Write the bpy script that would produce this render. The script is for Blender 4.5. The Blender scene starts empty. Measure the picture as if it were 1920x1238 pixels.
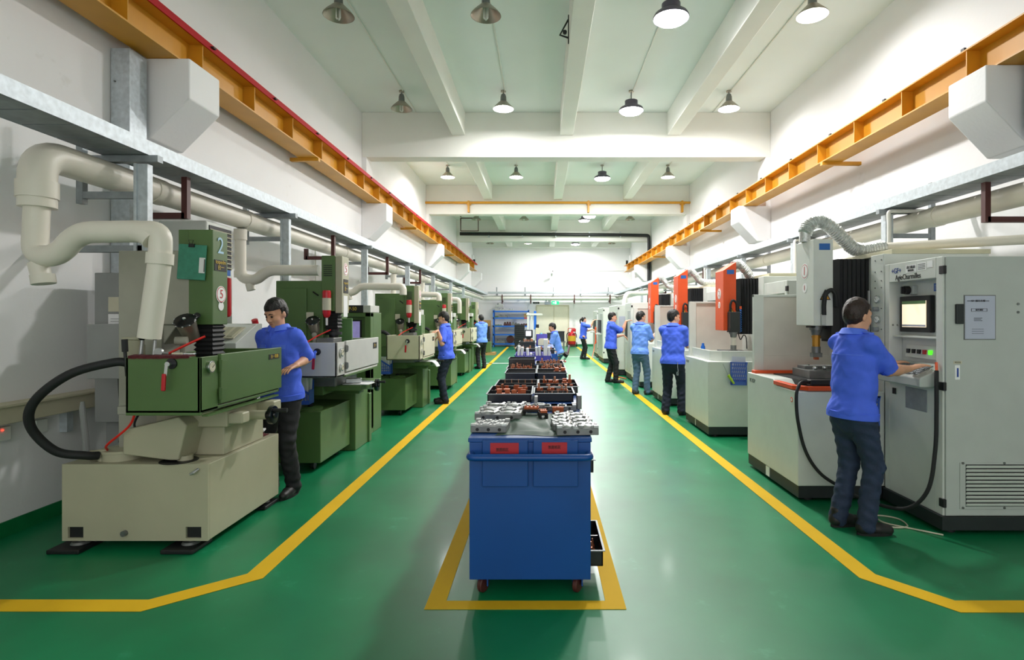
import bpy, math, random
import numpy as np
from mathutils import Vector, Matrix, Euler
random.seed(7)
SC = bpy.context.scene
COL = SC.collection
PI = math.pi
# ------------------------------------------------------------------ camera, sky, exposure
EYE = 1.58
cd = bpy.data.cameras.new('camera'); cam = bpy.data.objects.new('camera', cd); COL.objects.link(cam)
cam.location = (0, 0, EYE); cam.rotation_euler = (PI / 2, 0, 0)
cd.sensor_width = 36; cd.lens = 36 * 1050 / 1920; cd.shift_x = -57 / 1920; cd.shift_y = -23 / 1920
cd.clip_start = 0.05; cd.clip_end = 200
SC.camera = cam
w = bpy.data.worlds.new('world'); SC.world = w; w.use_nodes = True
bg = w.node_tree.nodes['Background']; bg.inputs[0].default_value = (1.0, 0.995, 0.975, 1); bg.inputs[1].default_value = 0.95
SC.view_settings.view_transform = 'Standard'; SC.view_settings.look = 'None'
SC.view_settings.exposure = 0.78; SC.view_settings.gamma = 1.0; SC.view_settings.use_curve_mapping = False
SC.cycles.use_denoising = True
SC.cycles.diffuse_bounces = 7; SC.cycles.max_bounces = 12
SC.cycles.sample_clamp_indirect = 6.0
LAMP_W = {'round': 40.0, 'drum': 108.0, 'weak': 20.0}      # watts of the lit ceiling lamps

# ------------------------------------------------------------------ materials
def srgb(c):
    if isinstance(c, str):
        c = [int(c[i:i + 2], 16) / 255 for i in (0, 2, 4)]
    return tuple((x / 12.92 if x <= 0.04045 else ((x + 0.055) / 1.055) ** 2.4) for x in c) + (1,)
MATS = {}
def mat(name, col, rough=0.5, metal=0.0, var=0.06, scale=6.0, bump=0.0, bscale=40.0, emit=0.0, coat=0.0, alpha=1.0, trans=0.0, dirt=None, spec=0.5):
    if name in MATS: return MATS[name]
    m = bpy.data.materials.new(name); m.use_nodes = True
    nt = m.node_tree; N = nt.nodes; L = nt.links
    b = N['Principled BSDF']
    c = srgb(col)
    tc = N.new('ShaderNodeTexCoord')
    nz = N.new('ShaderNodeTexNoise'); nz.inputs['Scale'].default_value = scale; nz.inputs['Detail'].default_value = 5
    L.new(tc.outputs['Object'], nz.inputs['Vector'])
    rp = N.new('ShaderNodeValToRGB')
    rp.color_ramp.elements[0].position = 0.3; rp.color_ramp.elements[1].position = 0.7
    rp.color_ramp.elements[0].color = tuple(x * (1 - var) for x in c[:3]) + (1,)
    rp.color_ramp.elements[1].color = tuple(min(1, x * (1 + var * 0.6)) for x in c[:3]) + (1,)
    L.new(nz.outputs['Fac'], rp.inputs[0])
    out = rp.outputs[0]
    if dirt:                                   # (colour, scale, threshold): patches of wear
        n2 = N.new('ShaderNodeTexNoise'); n2.inputs['Scale'].default_value = dirt[1]; n2.inputs['Detail'].default_value = 8
        n2.inputs['Roughness'].default_value = 0.65
        L.new(tc.outputs['Object'], n2.inputs['Vector'])
        r2 = N.new('ShaderNodeValToRGB'); r2.color_ramp.elements[0].position = dirt[2]; r2.color_ramp.elements[1].position = min(1, dirt[2] + 0.12)
        r2.color_ramp.elements[0].color = (0, 0, 0, 1); r2.color_ramp.elements[1].color = (1, 1, 1, 1)
        L.new(n2.outputs['Fac'], r2.inputs[0])
        mx = N.new('ShaderNodeMix'); mx.data_type = 'RGBA'
        mx.inputs[7].default_value = srgb(dirt[0])
        L.new(r2.outputs[0], mx.inputs[0]); L.new(out, mx.inputs[6]); out = mx.outputs[2]
    L.new(out, b.inputs['Base Color'])
    b.inputs['Roughness'].default_value = rough; b.inputs['Metallic'].default_value = metal
    b.inputs['Coat Weight'].default_value = coat; b.inputs['Coat Roughness'].default_value = 0.12
    b.inputs['Specular IOR Level'].default_value = spec
    b.inputs['Alpha'].default_value = alpha; b.inputs['Transmission Weight'].default_value = trans
    if emit:
        b.inputs['Emission Color'].default_value = c; b.inputs['Emission Strength'].default_value = emit
    if bump:
        n3 = N.new('ShaderNodeTexNoise'); n3.inputs['Scale'].default_value = bscale; n3.inputs['Detail'].default_value = 4
        L.new(tc.outputs['Object'], n3.inputs['Vector'])
        bp = N.new('ShaderNodeBump'); bp.inputs['Strength'].default_value = bump; bp.inputs['Distance'].default_value = 0.01
        L.new(n3.outputs['Fac'], bp.inputs['Height']); L.new(bp.outputs[0], b.inputs['Normal'])
    MATS[name] = m
    return m
M = {}
def defm(key, *a, **k): M[key] = mat(key, *a, **k)
defm('wall', 'ecebec', 0.75, var=0.03, scale=0.8, bump=0.15, bscale=25, dirt=('d5d2cd', 1.3, 0.66))
defm('ceiling', 'e9efec', 0.8, var=0.03, scale=0.7)
defm('beam', 'e8e8e2', 0.75, var=0.03, scale=1.2, bump=0.1, dirt=('cfc7b8', 2.2, 0.72))
defm('floor', '04794b', 0.42, var=0.22, scale=1.6, bump=0.04, bscale=3, dirt=('2f9168', 3.2, 0.63), coat=0.08)
defm('skirt', '0e7340', 0.4, var=0.2)
defm('line', 'dfb222', 0.7, var=0.05, scale=3, spec=0.15)
defm('whiteline', 'd8dcd6', 0.5)
defm('crane', 'cf9220', 0.45, var=0.08, scale=3, dirt=('b87a12', 4, 0.7))
defm('red', 'b3141d', 0.6, spec=0.2); defm('redplastic', 'c21f2a', 0.3, var=0.1)
defm('darkrail', '3a2a2a', 0.5)
defm('galv', 'bfc7cd', 0.45, 0.35, var=0.18, scale=22)
defm('galvdark', '959b9f', 0.5, 0.45, var=0.15, scale=15)
defm('pvc', 'e0dacd', 0.38, var=0.06, scale=3, dirt=('b3a78e', 9, 0.72))
defm('pvcwhite', 'e4e3dc', 0.4)
defm('maroon', '4f2522', 0.5)
defm('green', '526f3d', 0.42, var=0.1, scale=2.5, dirt=('425a31', 5, 0.68))
defm('lightgreen', '6d9662', 0.45, var=0.08)
defm('cream', 'aeab92', 0.5, var=0.07, scale=2.5, dirt=('8f8a6c', 5, 0.7))
defm('creamlight', 'cdc8ac', 0.45, var=0.06, dirt=('aaa281', 6, 0.72))
defm('greybeige', '9c9b8e', 0.5, var=0.06)
defm('greycab', '8f9190', 0.5, var=0.05)
defm('tankgrey', 'c2c2bd', 0.45, var=0.05, dirt=('9c9c96', 6, 0.72))
defm('palewhite', 'd5d9d3', 0.4, var=0.04, dirt=('c5c8bd', 4, 0.72))
defm('palegrey', 'b9beba', 0.42, var=0.04)
defm('palebeige', 'd2cdc2', 0.5, var=0.05)
defm('orange', 'e4521f', 0.4, var=0.05)
defm('black', '17181b', 0.5, var=0.2); defm('blackshiny', '101114', 0.2, var=0.2)
defm('rubber', '1b1c1e', 0.65, var=0.2)
defm('plinth', '24292b', 0.5, var=0.15)
defm('traypl', '1f2126', 0.32, var=0.2, coat=0.2)
defm('blue', '0a4a94', 0.4, var=0.08, scale=3, dirt=('083a78', 7, 0.7))
defm('bluecart', '004792', 0.38, var=0.08, scale=3, dirt=('033a78', 6, 0.7))
defm('shelfblue', '1565c8', 0.4)
defm('bluemesh', '2c57b8', 0.45)
defm('purple', '5a55b8', 0.45); defm('teal', '2f8fa8', 0.4); defm('tealbox', '3d86a6', 0.45)
defm('steel', 'b4b6b6', 0.36, 0.65, var=0.15, scale=14); defm('steeldark', '7c7e7d', 0.4, 0.6, var=0.2, scale=10)
defm('chrome', 'd5d8da', 0.12, 1.0, var=0.05)
defm('copper', 'bf6a48', 0.35, 0.85, var=0.25, scale=30); defm('copperpale', 'd79a7c', 0.4, 0.6, var=0.2, scale=30)
defm('redtag', 'b5202c', 0.5); defm('ink', '1c1c1e', 0.6); defm('inkblue', '24449c', 0.5); defm('inkred', 'c4252d', 0.5)
defm('paper', 'e9e9ea', 0.6, var=0.03); defm('paperblue', 'b9bdd0', 0.35, var=0.03); defm('sticker', 'f2f2f2', 0.4, var=0.02)
defm('stickerblue', '1f62b0', 0.4); defm('signyellow', 'e8a51c', 0.4); defm('signgreen', '12a05a', 0.4)
defm('clipgreen', '3a8a72', 0.45, var=0.15, scale=30)
defm('gold', 'd8b84a', 0.4)
defm('numblue', 'b0d2ec', 0.5)
defm('shirt', '4a6cf0', 0.75, var=0.08, scale=9, bump=0.35, bscale=22)
defm('shirtlight', '6f9cf6', 0.75, var=0.08, scale=9, bump=0.35, bscale=22)
defm('collar', '567af2', 0.7)
defm('pantsblack', '17181d', 0.75, var=0.2, bump=0.3, bscale=25)
defm('denim', '26344f', 0.8, var=0.25, scale=12, bump=0.3, bscale=60)
defm('denimlight', '5c7696', 0.8, var=0.22, scale=10, bump=0.3, bscale=60)
defm('denimdark', '1d2538', 0.8, var=0.25, scale=10, bump=0.3, bscale=60)
defm('khaki', '8a7f68', 0.8, var=0.12)
defm('skin', 'd9a283', 0.5, var=0.05, scale=12); defm('lips', 'b26a58', 0.5)
defm('hair', '14110f', 0.45, var=0.3, scale=40, bump=0.6, bscale=90); defm('hairbrown', '2b1712', 0.4, var=0.3, scale=40, bump=0.6, bscale=90)
defm('shoe', '1e1d1d', 0.5, var=0.3); defm('shoegrey', '3d3a37', 0.6, var=0.3); defm('sole', '121212', 0.7)
defm('eye', '15100c', 0.2)
defm('cloth', '5a1f25', 0.9, var=0.3, scale=60, bump=0.5, bscale=150)
defm('film', '3d584a', 0.5, var=0.3, scale=8, bump=0.2, bscale=10, spec=0.22)
defm('door', 'e2dcc8', 0.5, var=0.03)
defm('lampmetal', 'a9a294', 0.35, 0.7, var=0.15); defm('lampin_lit', 'f2f2ee', 0.5, 0.0, var=0.02)
defm('bulb', 'ffffff', 0.3, emit=26.0, var=0.0); defm('bulbdrum', 'ffffff', 0.3, emit=30.0, var=0.0); defm('bulbweak', 'fffdf2', 0.3, emit=7.0, var=0.0)
defm('tubeoff', 'dfe3dc', 0.25)
defm('drumgrey', '5b5563', 0.4, 0.3)
defm('screen', 'ffeccb', 0.3, emit=0.5, var=0.03, scale=12); defm('screendim', '8b83b8', 0.3, emit=0.35, var=0.3, scale=10); defm('screenwhite', 'f2f4ff', 0.3, emit=0.9)
defm('screengreen', '57c28a', 0.3, emit=0.3)
defm('exit', '17c07a', 0.3, emit=1.0); defm('exitwhite', 'eafff2', 0.3, emit=1.3)
defm('led', 'ff2a1a', 0.3, emit=4.0); defm('ledgreen', '55ff2a', 0.3, emit=0.7)
defm('flex', 'd5d8d6', 0.35, 0.5, var=0.25, scale=60, bump=0.5, bscale=70)
defm('hosered', 'e02318', 0.4); defm('hoseorange', 'f0602f', 0.4)
defm('lime', 'a7c92b', 0.45); defm('wood', 'b08a52', 0.6, var=0.15); defm('cardboard', 'a78352', 0.8)
defm('label_yellow', 'dcae2c', 0.5)
defm('glassclear', 'd5e2dc', 0.08, alpha=0.25)
defm('spindlegold', 'b8842c', 0.4, 0.5)
defm('trunking', 'c6bfa6', 0.5, var=0.05)
defm('plaque', 'c9c4ad', 0.5)

# ------------------------------------------------------------------ mesh builder
class MB:
    def __init__(s): s.v = []; s.f = []; s.mi = []; s.cur = 0
    def add(s, vs, fs):
        o = len(s.v); s.v += [tuple(p) for p in vs]
        for f in fs: s.f.append([i + o for i in f]); s.mi.append(s.cur)
        return s
    def box(s, x0, x1, y0, y1, z0, z1, m=None):
        vs = [Vector(p) for p in ((x0, y0, z0), (x1, y0, z0), (x1, y1, z0), (x0, y1, z0), (x0, y0, z1), (x1, y0, z1), (x1, y1, z1), (x0, y1, z1))]
        if m is not None: vs = [m @ p for p in vs]
        return s.add(vs, [(0, 3, 2, 1), (4, 5, 6, 7), (0, 1, 5, 4), (1, 2, 6, 5), (2, 3, 7, 6), (3, 0, 4, 7)])
    def cbox(s, c, sz, rz=0, rx=0, ry=0):
        m = Matrix.Translation(c) @ Euler((rx, ry, rz)).to_matrix().to_4x4()
        a, b, d = sz[0] / 2, sz[1] / 2, sz[2] / 2
        return s.box(-a, a, -b, b, -d, d, m)
    def rings(s, rings, cap=True, closed=False):
        n = len(rings[0]); vs = [p for r in rings for p in r]; fs = []
        k = len(rings)
        for i in range(k if closed else k - 1):
            j = (i + 1) % k
            for q in range(n):
                fs.append((i * n + q, i * n + (q + 1) % n, j * n + (q + 1) % n, j * n + q))
        if cap and not closed:
            fs.append(tuple(range(n - 1, -1, -1))); fs.append(tuple((k - 1) * n + q for q in range(n)))
        return s.add(vs, fs)
    def cyl(s, p0, p1, r0, r1=None, n=16, cap=True):
        return s.tube([p0, p1], [r0, r0 if r1 is None else r1], n, cap)
    def tube(s, pts, r, n=10, cap=True):
        pts = [Vector(p) for p in pts]; k = len(pts)
        rs = r if isinstance(r, (list, tuple)) else [r] * k
        t0 = (pts[1] - pts[0]).normalized()
        u = t0.orthogonal().normalized() if abs(t0.z) > 0.9 else Vector((0, 0, 1)).cross(t0).normalized()
        rings = []; prev = t0
        for i in range(k):
            if i == 0: t = t0
            elif i == k - 1: t = (pts[i] - pts[i - 1]).normalized()
            else: t = ((pts[i] - pts[i - 1]).normalized() + (pts[i + 1] - pts[i]).normalized()).normalized()
            ax = prev.cross(t)
            if ax.length > 1e-6:
                u = Matrix.Rotation(prev.angle(t), 3, ax.normalized()) @ u
            prev = t; vv = t.cross(u).normalized(); u = vv.cross(t).normalized()
            f = 1.0
            if 0 < i < k - 1:
                f = 1 / max(0.5, math.cos(0.5 * (pts[i] - pts[i - 1]).angle(pts[i + 1] - pts[i])))
            rings.append([pts[i] + (u * math.cos(2 * PI * q / n) + vv * math.sin(2 * PI * q / n)) * rs[i] for q in range(n)])
        return s.rings(rings, cap)
    def lathe(s, prof, c=(0, 0, 0), n=24, m=None, cap=False):
        m = m or Matrix.Identity(4)
        rings = [[Vector(c) + (m @ Vector((r * math.cos(2 * PI * q / n), r * math.sin(2 * PI * q / n), z))) for q in range(n)] for r, z in prof]
        return s.rings(rings, cap)
    def prism(s, poly, ax, a, b):
        """poly: 2-D outline; ax = extrusion axis. x: (y,z) outline, y: (x,z), z: (x,y)."""
        def P(p, t):
            return {'x': (t, p[0], p[1]), 'y': (p[0], t, p[1]), 'z': (p[0], p[1], t)}[ax]
        n = len(poly)
        ar = sum(poly[i][0] * poly[(i + 1) % n][1] - poly[(i + 1) % n][0] * poly[i][1] for i in range(n))
        if (ar < 0) != (ax == 'y'): poly = poly[::-1]
        return s.rings([[P(p, a) for p in poly], [P(p, b) for p in poly]])
    def ball(s, c, r, n=16, m=None):
        rr = (r, r, r) if not isinstance(r, (tuple, list)) else r
        h = n // 2; rings = []
        for i in range(h + 1):
            th = PI * (0.02 + 0.96 * i / h)
            rings.append([Vector(c) + ((m or Matrix.Identity(3)) @ Vector((rr[0] * math.sin(th) * math.cos(2 * PI * q / n), rr[1] * math.sin(th) * math.sin(2 * PI * q / n), -rr[2] * math.cos(th)))) for q in range(n)])
        return s.rings(rings)
    def mesh(s, name, mats, off=None, smooth=0.6):
        me = bpy.data.meshes.new(name)
        v = s.v if off is None else [(p[0] - off[0], p[1] - off[1], p[2] - off[2]) for p in s.v]
        me.from_pydata(v, [], s.f)
        for m_ in (mats if isinstance(mats, (list, tuple)) else [mats]):
            me.materials.append(M[m_] if isinstance(m_, str) else m_)
        if len(me.materials) > 1: me.polygons.foreach_set('material_index', s.mi)
        me.update()
        if smooth:
            me.shade_smooth(); me.set_sharp_from_angle(angle=smooth)
        return me
    def part(s, name, mats, parent, bevel=0.0, w=False, label=None, smooth=0.6, seg=2):
        """a part (child mesh). w: vertices given in world coordinates, else local to the top-level thing"""
        root = parent
        off = Vector((0, 0, 0)); p = parent
        while p is not None: off += p.location; p = p.parent
        base = Vector(parent.location) if False else None
        if w: o_ = off
        else:
            o_ = Vector((0, 0, 0)); p = parent
            while p.parent is not None: o_ += p.location; p = p.parent
        ob = bpy.data.objects.new(name, s.mesh(name, mats, o_, smooth)); COL.objects.link(ob); ob.parent = parent
        if bevel: bev(ob, bevel, seg)
        if label: ob['label'] = label
        return ob
    def obj(s, name, mats, label=None, cat=None, group=None, kind=None, bevel=0.0, smooth=0.6, seg=2):
        """a top-level thing of one mesh, vertices in world coordinates; origin at its base centre"""
        a = np.array(s.v); lo, hi = a.min(0), a.max(0)
        c = ((lo[0] + hi[0]) / 2, (lo[1] + hi[1]) / 2, lo[2])
        ob = bpy.data.objects.new(name, s.mesh(name, mats, c, smooth)); ob.location = c; COL.objects.link(ob)
        tag(ob, label, cat, group, kind)
        if bevel: bev(ob, bevel, seg)
        return ob
def bev(ob, wd, seg=2):
    b = ob.modifiers.new('bevel', 'BEVEL'); b.width = wd; b.segments = seg; b.limit_method = 'ANGLE'; b.angle_limit = 0.7; b.harden_normals = True
def tag(o, label=None, cat=None, group=None, kind=None):
    if label: o['label'] = label
    if cat: o['category'] = cat
    if group: o['group'] = group
    if kind: o['kind'] = kind
    return o
def thing(name, label, cat, loc=(0, 0, 0), group=None, rz=0):
    o = bpy.data.objects.new(name, None); COL.objects.link(o); o.location = loc; o.rotation_euler = (0, 0, rz)
    o.empty_display_size = 0.05
    return tag(o, label, cat, group)
def copy_tree(o, parent=None):
    c = o.copy(); COL.objects.link(c)
    if parent: c.parent = parent
    for ch in list(o.children): copy_tree(ch, c)
    return c
def struct(mb, name, mats, label=None, bevel=0.0, cat=None):
    return mb.obj(name, mats, label, cat, None, 'structure', bevel)
def text(body, loc, size, m, parent, face, rz=0, align='CENTER', w=True, sx=1.0, name='lettering', ext=0.0008):
    """face: '-y' towards the camera, '+x' towards the aisle from the left, '-x' towards the aisle from the right"""
    cu = bpy.data.curves.new(name, 'FONT'); cu.body = body; cu.size = size; cu.align_x = align; cu.align_y = 'CENTER'; cu.extrude = ext
    cu.materials.append(M[m]); cu.resolution_u = 3
    ob = bpy.data.objects.new(name, cu); COL.objects.link(ob); ob.parent = parent
    off = Vector((0, 0, 0)); p = parent
    while p is not None and w: off += p.location; p = p.parent
    ob.location = Vector(loc) - off
    ob.rotation_euler = {'-y': (PI / 2, rz, 0), '+x': (PI / 2, 0, PI / 2), '-x': (PI / 2, 0, -PI / 2)}[face]
    ob.scale = (sx, 1, 1)
    return ob
def disc(mb, c, r, face, t=0.004, n=24, r2=None):
    d = {'-y': (0, -1, 0), '+x': (1, 0, 0), '-x': (-1, 0, 0), 'z': (0, 0, 1)}[face]
    c = Vector(c); return mb.cyl(c, c + Vector(d) * t, r, r2, n)
def arc(p0, p1, p2, n=8):
    """rounded corner: points of a quadratic curve"""
    p0, p1, p2 = Vector(p0), Vector(p1), Vector(p2)
    return [p0 * (1 - t) ** 2 + p1 * 2 * t * (1 - t) + p2 * t * t for t in [i / n for i in range(n + 1)]]
def rounded(pts, r, n=6):
    pts = [Vector(p) for p in pts]; out = [pts[0]]
    for i in range(1, len(pts) - 1):
        a = (pts[i - 1] - pts[i]); b = (pts[i + 1] - pts[i]); q = min(r, a.length * 0.49, b.length * 0.49)
        out += arc(pts[i] + a.normalized() * q, pts[i], pts[i] + b.normalized() * q, n)
    return out + [pts[-1]]
def spline(pts, n=8):
    pts = [Vector(p) for p in pts]; P = [pts[0] * 2 - pts[1]] + pts + [pts[-1] * 2 - pts[-2]]; out = []
    for i in range(1, len(P) - 2):
        for k in range(n):
            t = k / n; a, b, c, d = P[i - 1], P[i], P[i + 1], P[i + 2]
            out.append(0.5 * ((2 * b) + (c - a) * t + (2 * a - 5 * b + 4 * c - d) * t * t + (3 * b - a - 3 * c + d) * t ** 3))
    return out + [pts[-1]]
# photo measurements -> metres at a known distance
def SX(px, d): return (px - 1017) * d / 1050
def SZ(py, d): return EYE - (py - 596) * d / 1050
def fonts_to_meshes():
    """lettering as real meshes"""
    bpy.context.view_layer.update(); dg = bpy.context.evaluated_depsgraph_get()
    for o in [o for o in bpy.data.objects if o.type == 'FONT']:
        me = bpy.data.meshes.new_from_object(o.evaluated_get(dg)); nm = o.name
        n = bpy.data.objects.new('tmp', me); COL.objects.link(n)
        n.parent = o.parent; n.location = o.location; n.rotation_euler = o.rotation_euler; n.scale = o.scale
        bpy.data.objects.remove(o); n.name = nm
# ------------------------------------------------------------------ the hall
LW, RW, BW, FR, CZ = -3.88, 4.9, 31.2, -4.0, 6.0
struct(MB().box(LW - .2, RW + .2, FR, BW + .2, -.2, 0), 'floor', 'floor', 'glossy green epoxy floor of the workshop')
struct(MB().box(LW - .2, RW + .2, FR, BW + .2, CZ, CZ + .2), 'ceiling', 'ceiling', 'white painted concrete ceiling')
struct(MB().box(LW - .2, LW, FR, BW, 0, CZ), 'wall_left', 'wall', 'white left wall behind the green machines')
struct(MB().box(RW, RW + .2, FR, BW, 0, CZ), 'wall_right', 'wall', 'white right wall behind the pale machines')
struct(MB().box(LW - .2, RW + .2, BW, BW + .2, 0, CZ), 'wall_back', 'wall', 'white end wall with the double door')
struct(MB().box(LW, LW + .012, FR, BW, 0, .11), 'baseboard_left', 'skirt', 'green painted skirting band on the left wall')
struct(MB().box(RW - .012, RW, FR, BW, 0, .11), 'baseboard_right', 'skirt', 'green painted skirting band on the right wall')
struct(MB().box(1.45, RW - .012, BW - .012, BW, 0, .11), 'baseboard_back', 'skirt', 'green painted skirting band right of the double door')
BEAMS = [12.03, 18.65, 25.3]
for i, y in enumerate(BEAMS):
    struct(MB().box(LW, RW, y, y + .36, 5.03, CZ), 'ceiling_beam', 'beam', ['cross beam nearest the camera, plain white concrete', 'white concrete cross beam carrying the yellow gas pipe', 'white concrete cross beam carrying the black pipe'][i], .012)
segs = [FR] + BEAMS + [BW]
for i in range(4):
    y0 = segs[i] + (.36 if i else 0)
    for j, x in enumerate((-1.8, .52, 2.82)):
        struct(MB().box(x - .14, x + .14, y0, segs[i + 1], 5.5, CZ), 'ceiling_rib', 'beam',
               ['left', 'middle', 'right'][j] + ' lengthwise white ceiling rib in the ' + ['first bay, over the front machines', 'second bay, behind the plain cross beam', 'third bay, behind the yellow pipe', 'last bay, behind the black pipe'][i], .01)
# end wall header
struct(MB().box(LW, RW, BW - .3, BW, 5.45, CZ), 'ceiling_beam', 'beam', 'shallow white beam along the top of the end wall')
# corbels and the concrete columns over them
for i, y in enumerate((5.3, 12.0, 18.6, 25.2, 30.6)):
    wh = ['nearest the camera', 'below the plain cross beam', 'below the yellow gas pipe', 'below the black pipe', 'at the end wall'][i]
    yb = min(y + .5, BW)
    struct(MB().prism([(LW, 4.04), (-3.34, 4.04), (-3.34, 3.66), (-3.72, 3.28), (LW, 3.28)], 'y', y, yb), 'wall_corbel', 'wall', 'white concrete corbel under the left crane beam ' + wh, .015)
    struct(MB().prism([(RW, 3.98), (4.2, 3.98), (4.2, 3.64), (4.6, 3.22), (RW, 3.22)], 'y', y, yb), 'wall_corbel', 'wall', 'white concrete corbel under the right crane beam ' + wh, .015)
    if i:
        struct(MB().box(LW, LW + .1, y + .03, yb - .03, 0, 5.03), 'wall_pilaster', 'wall', 'shallow white pilaster on the left wall ' + wh)
        struct(MB().box(RW - .1, RW, y + .03, yb - .03, 0, 5.03), 'wall_pilaster', 'wall', 'shallow white pilaster on the right wall ' + wh)
# metal trunks beside the nearest corbels
for s_, x0, x1, y1, nm in ((0, -3.87, -3.70, 5.24, 'left'), (1, 4.5, 4.89, 5.22, 'right')):
    t = thing('cable_duct', 'tall galvanised trunk beside the nearest corbel on the %s wall' % nm, 'cable trunk', ((x0 + x1) / 2, 5.15, 2.0))
    MB().box(x0, x1, 5.02, y1, 1.9 if not s_ else 2.6, 3.96 if s_ else 4.0).part('trunk', 'galv', t, .004, w=True)
    b = MB()
    for z in (2.9, 3.3, 3.7): b.cyl((x0 + .04, 5.02, z), (x0 + .04, 5.01, z), .008, n=8)
    b.part('bolts', 'steeldark', t, w=True)['kind'] = 'stuff'
# painted floor lines
def stripe(path, wd):
    mb = MB(); P = [Vector((p[0], p[1])) for p in path]; L_, R_ = [], []
    for i in range(len(P)):
        a = (P[i] - P[i - 1]).normalized() if i else None
        b = (P[i + 1] - P[i]).normalized() if i < len(P) - 1 else None
        t = ((a or b) + (b or a)).normalized(); nrm = Vector((-t.y, t.x)); k = 1 / max(.5, nrm.dot(Vector((-(a or b).y, (a or b).x))))
        L_.append(P[i] + nrm * wd / 2 * k); R_.append(P[i] - nrm * wd / 2 * k)
    for i in range(len(P) - 1):
        mb.rings([[(L_[i].x, L_[i].y, .001), (R_[i].x, R_[i].y, .001), (R_[i].x, R_[i].y, .003), (L_[i].x, L_[i].y, .003)],
                  [(L_[i + 1].x, L_[i + 1].y, .001), (R_[i + 1].x, R_[i + 1].y, .001), (R_[i + 1].x, R_[i + 1].y, .003), (L_[i + 1].x, L_[i + 1].y, .003)]])
    return mb
struct(stripe([(-6, 3.075), (-2.18, 3.07), (-1.755, 3.42), (-1.75, 12), (-1.86, 30.2)], .125), 'floor_marking', 'line', 'yellow line along the left machines, bending left near the camera', cat=None)
struct(stripe([(6, 3.07), (2.27, 3.06), (1.985, 3.42), (1.94, 12), (1.88, 30.2)], .125), 'floor_marking', 'line', 'yellow line along the right machines, bending right near the camera')
fm = MB()
for (a, b, c, d) in ((-.64, .455, 3.03, 3.12), (-.64, -.535, 3.12, 16), (.35, .455, 3.12, 16)):
    fm.box(a, b, c, d, .001, .003)
struct(fm, 'floor_marking', 'line', 'yellow frame painted round the blue tool carts')
struct(MB().box(-2.1, -.5, 19.3, 19.5, .001, .003), 'floor_marking', 'whiteline', 'worn white strip across the aisle on the left')
struct(MB().box(.9, 2.4, 22.6, 22.75, .001, .003), 'floor_marking', 'whiteline', 'worn white strip across the aisle behind the seated man')
# crane runway beams
def crane(side):
    x = -3.6 if side < 0 else 4.46
    xo = lambda k: x + k                     # symmetric section
    zb = 4.04 if side < 0 else 3.98
    y0, y1 = FR, 29.6
    nm = 'left' if side < 0 else 'right'
    t = thing('crane_runway_beam', 'yellow steel crane runway beam along the %s wall, ' % nm + ('with a red rail' if side < 0 else 'with a dark rail'), 'crane beam', (x, 12, zb))
    prof = [(-.15, 0), (.15, 0), (.15, .016), (.006, .016), (.006, .32), (.15, .32), (.15, .336), (-.15, .336), (-.15, .32), (-.006, .32), (-.006, .016), (-.15, .016)]
    MB().prism([(xo(a), zb + b) for a, b in prof], 'y', y0, y1).part('girder', 'crane', t, w=True, smooth=0)
    y = -.48
    while y < 29:
        b = MB().box(xo(-.14), xo(-.006), y, y + .012, zb + .016, zb + .32).box(xo(.006), xo(.14), y, y + .012, zb + .016, zb + .32)
        if y > 3.4: b.part('stiffener', 'crane', t, w=True, smooth=0)
        y += 1.03
    k = .15 if side < 0 else -.02
    (MB().box(xo(.08), xo(.166), y0, y1, zb + .337, zb + .38).box(xo(.151), xo(.166), y0, y1, zb + .31, zb + .337) if side < 0 else MB().box(xo(-.048), xo(.012), y0, y1, zb + .337, zb + .375)).part('rail', 'red' if side < 0 else 'darkrail', t, w=True, smooth=0)
    y = 4.45
    while y < 29:
        b = MB().box(xo(k * .9 - .06), xo(k * .9 + .06), y, y + .05, zb + .336, zb + .352).box(xo(k * .9 - .075), xo(k * .9 - .05), y, y + .05, zb + .345, zb + .40)
        b.part('rail_clip', 'black', t, w=True, smooth=0); y += 1.35
    for y in (8.6, 15.3, 21.9):
        s2 = -1 if side < 0 else 1
        b = MB().box(min(xo(s2 * -.16), LW if side < 0 else RW), max(xo(.16 if side < 0 else -.16), LW if side < 0 else RW), y, y + .07, zb - .05, zb)
        b.part('wall_brace', 'crane', t, w=True, smooth=0)
    MB().box(xo(-.05), xo(.05), y1 - .1, y1, zb + .336, zb + .62).part('end_stop', 'black', t, w=True)
crane(-1); crane(1)

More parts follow.
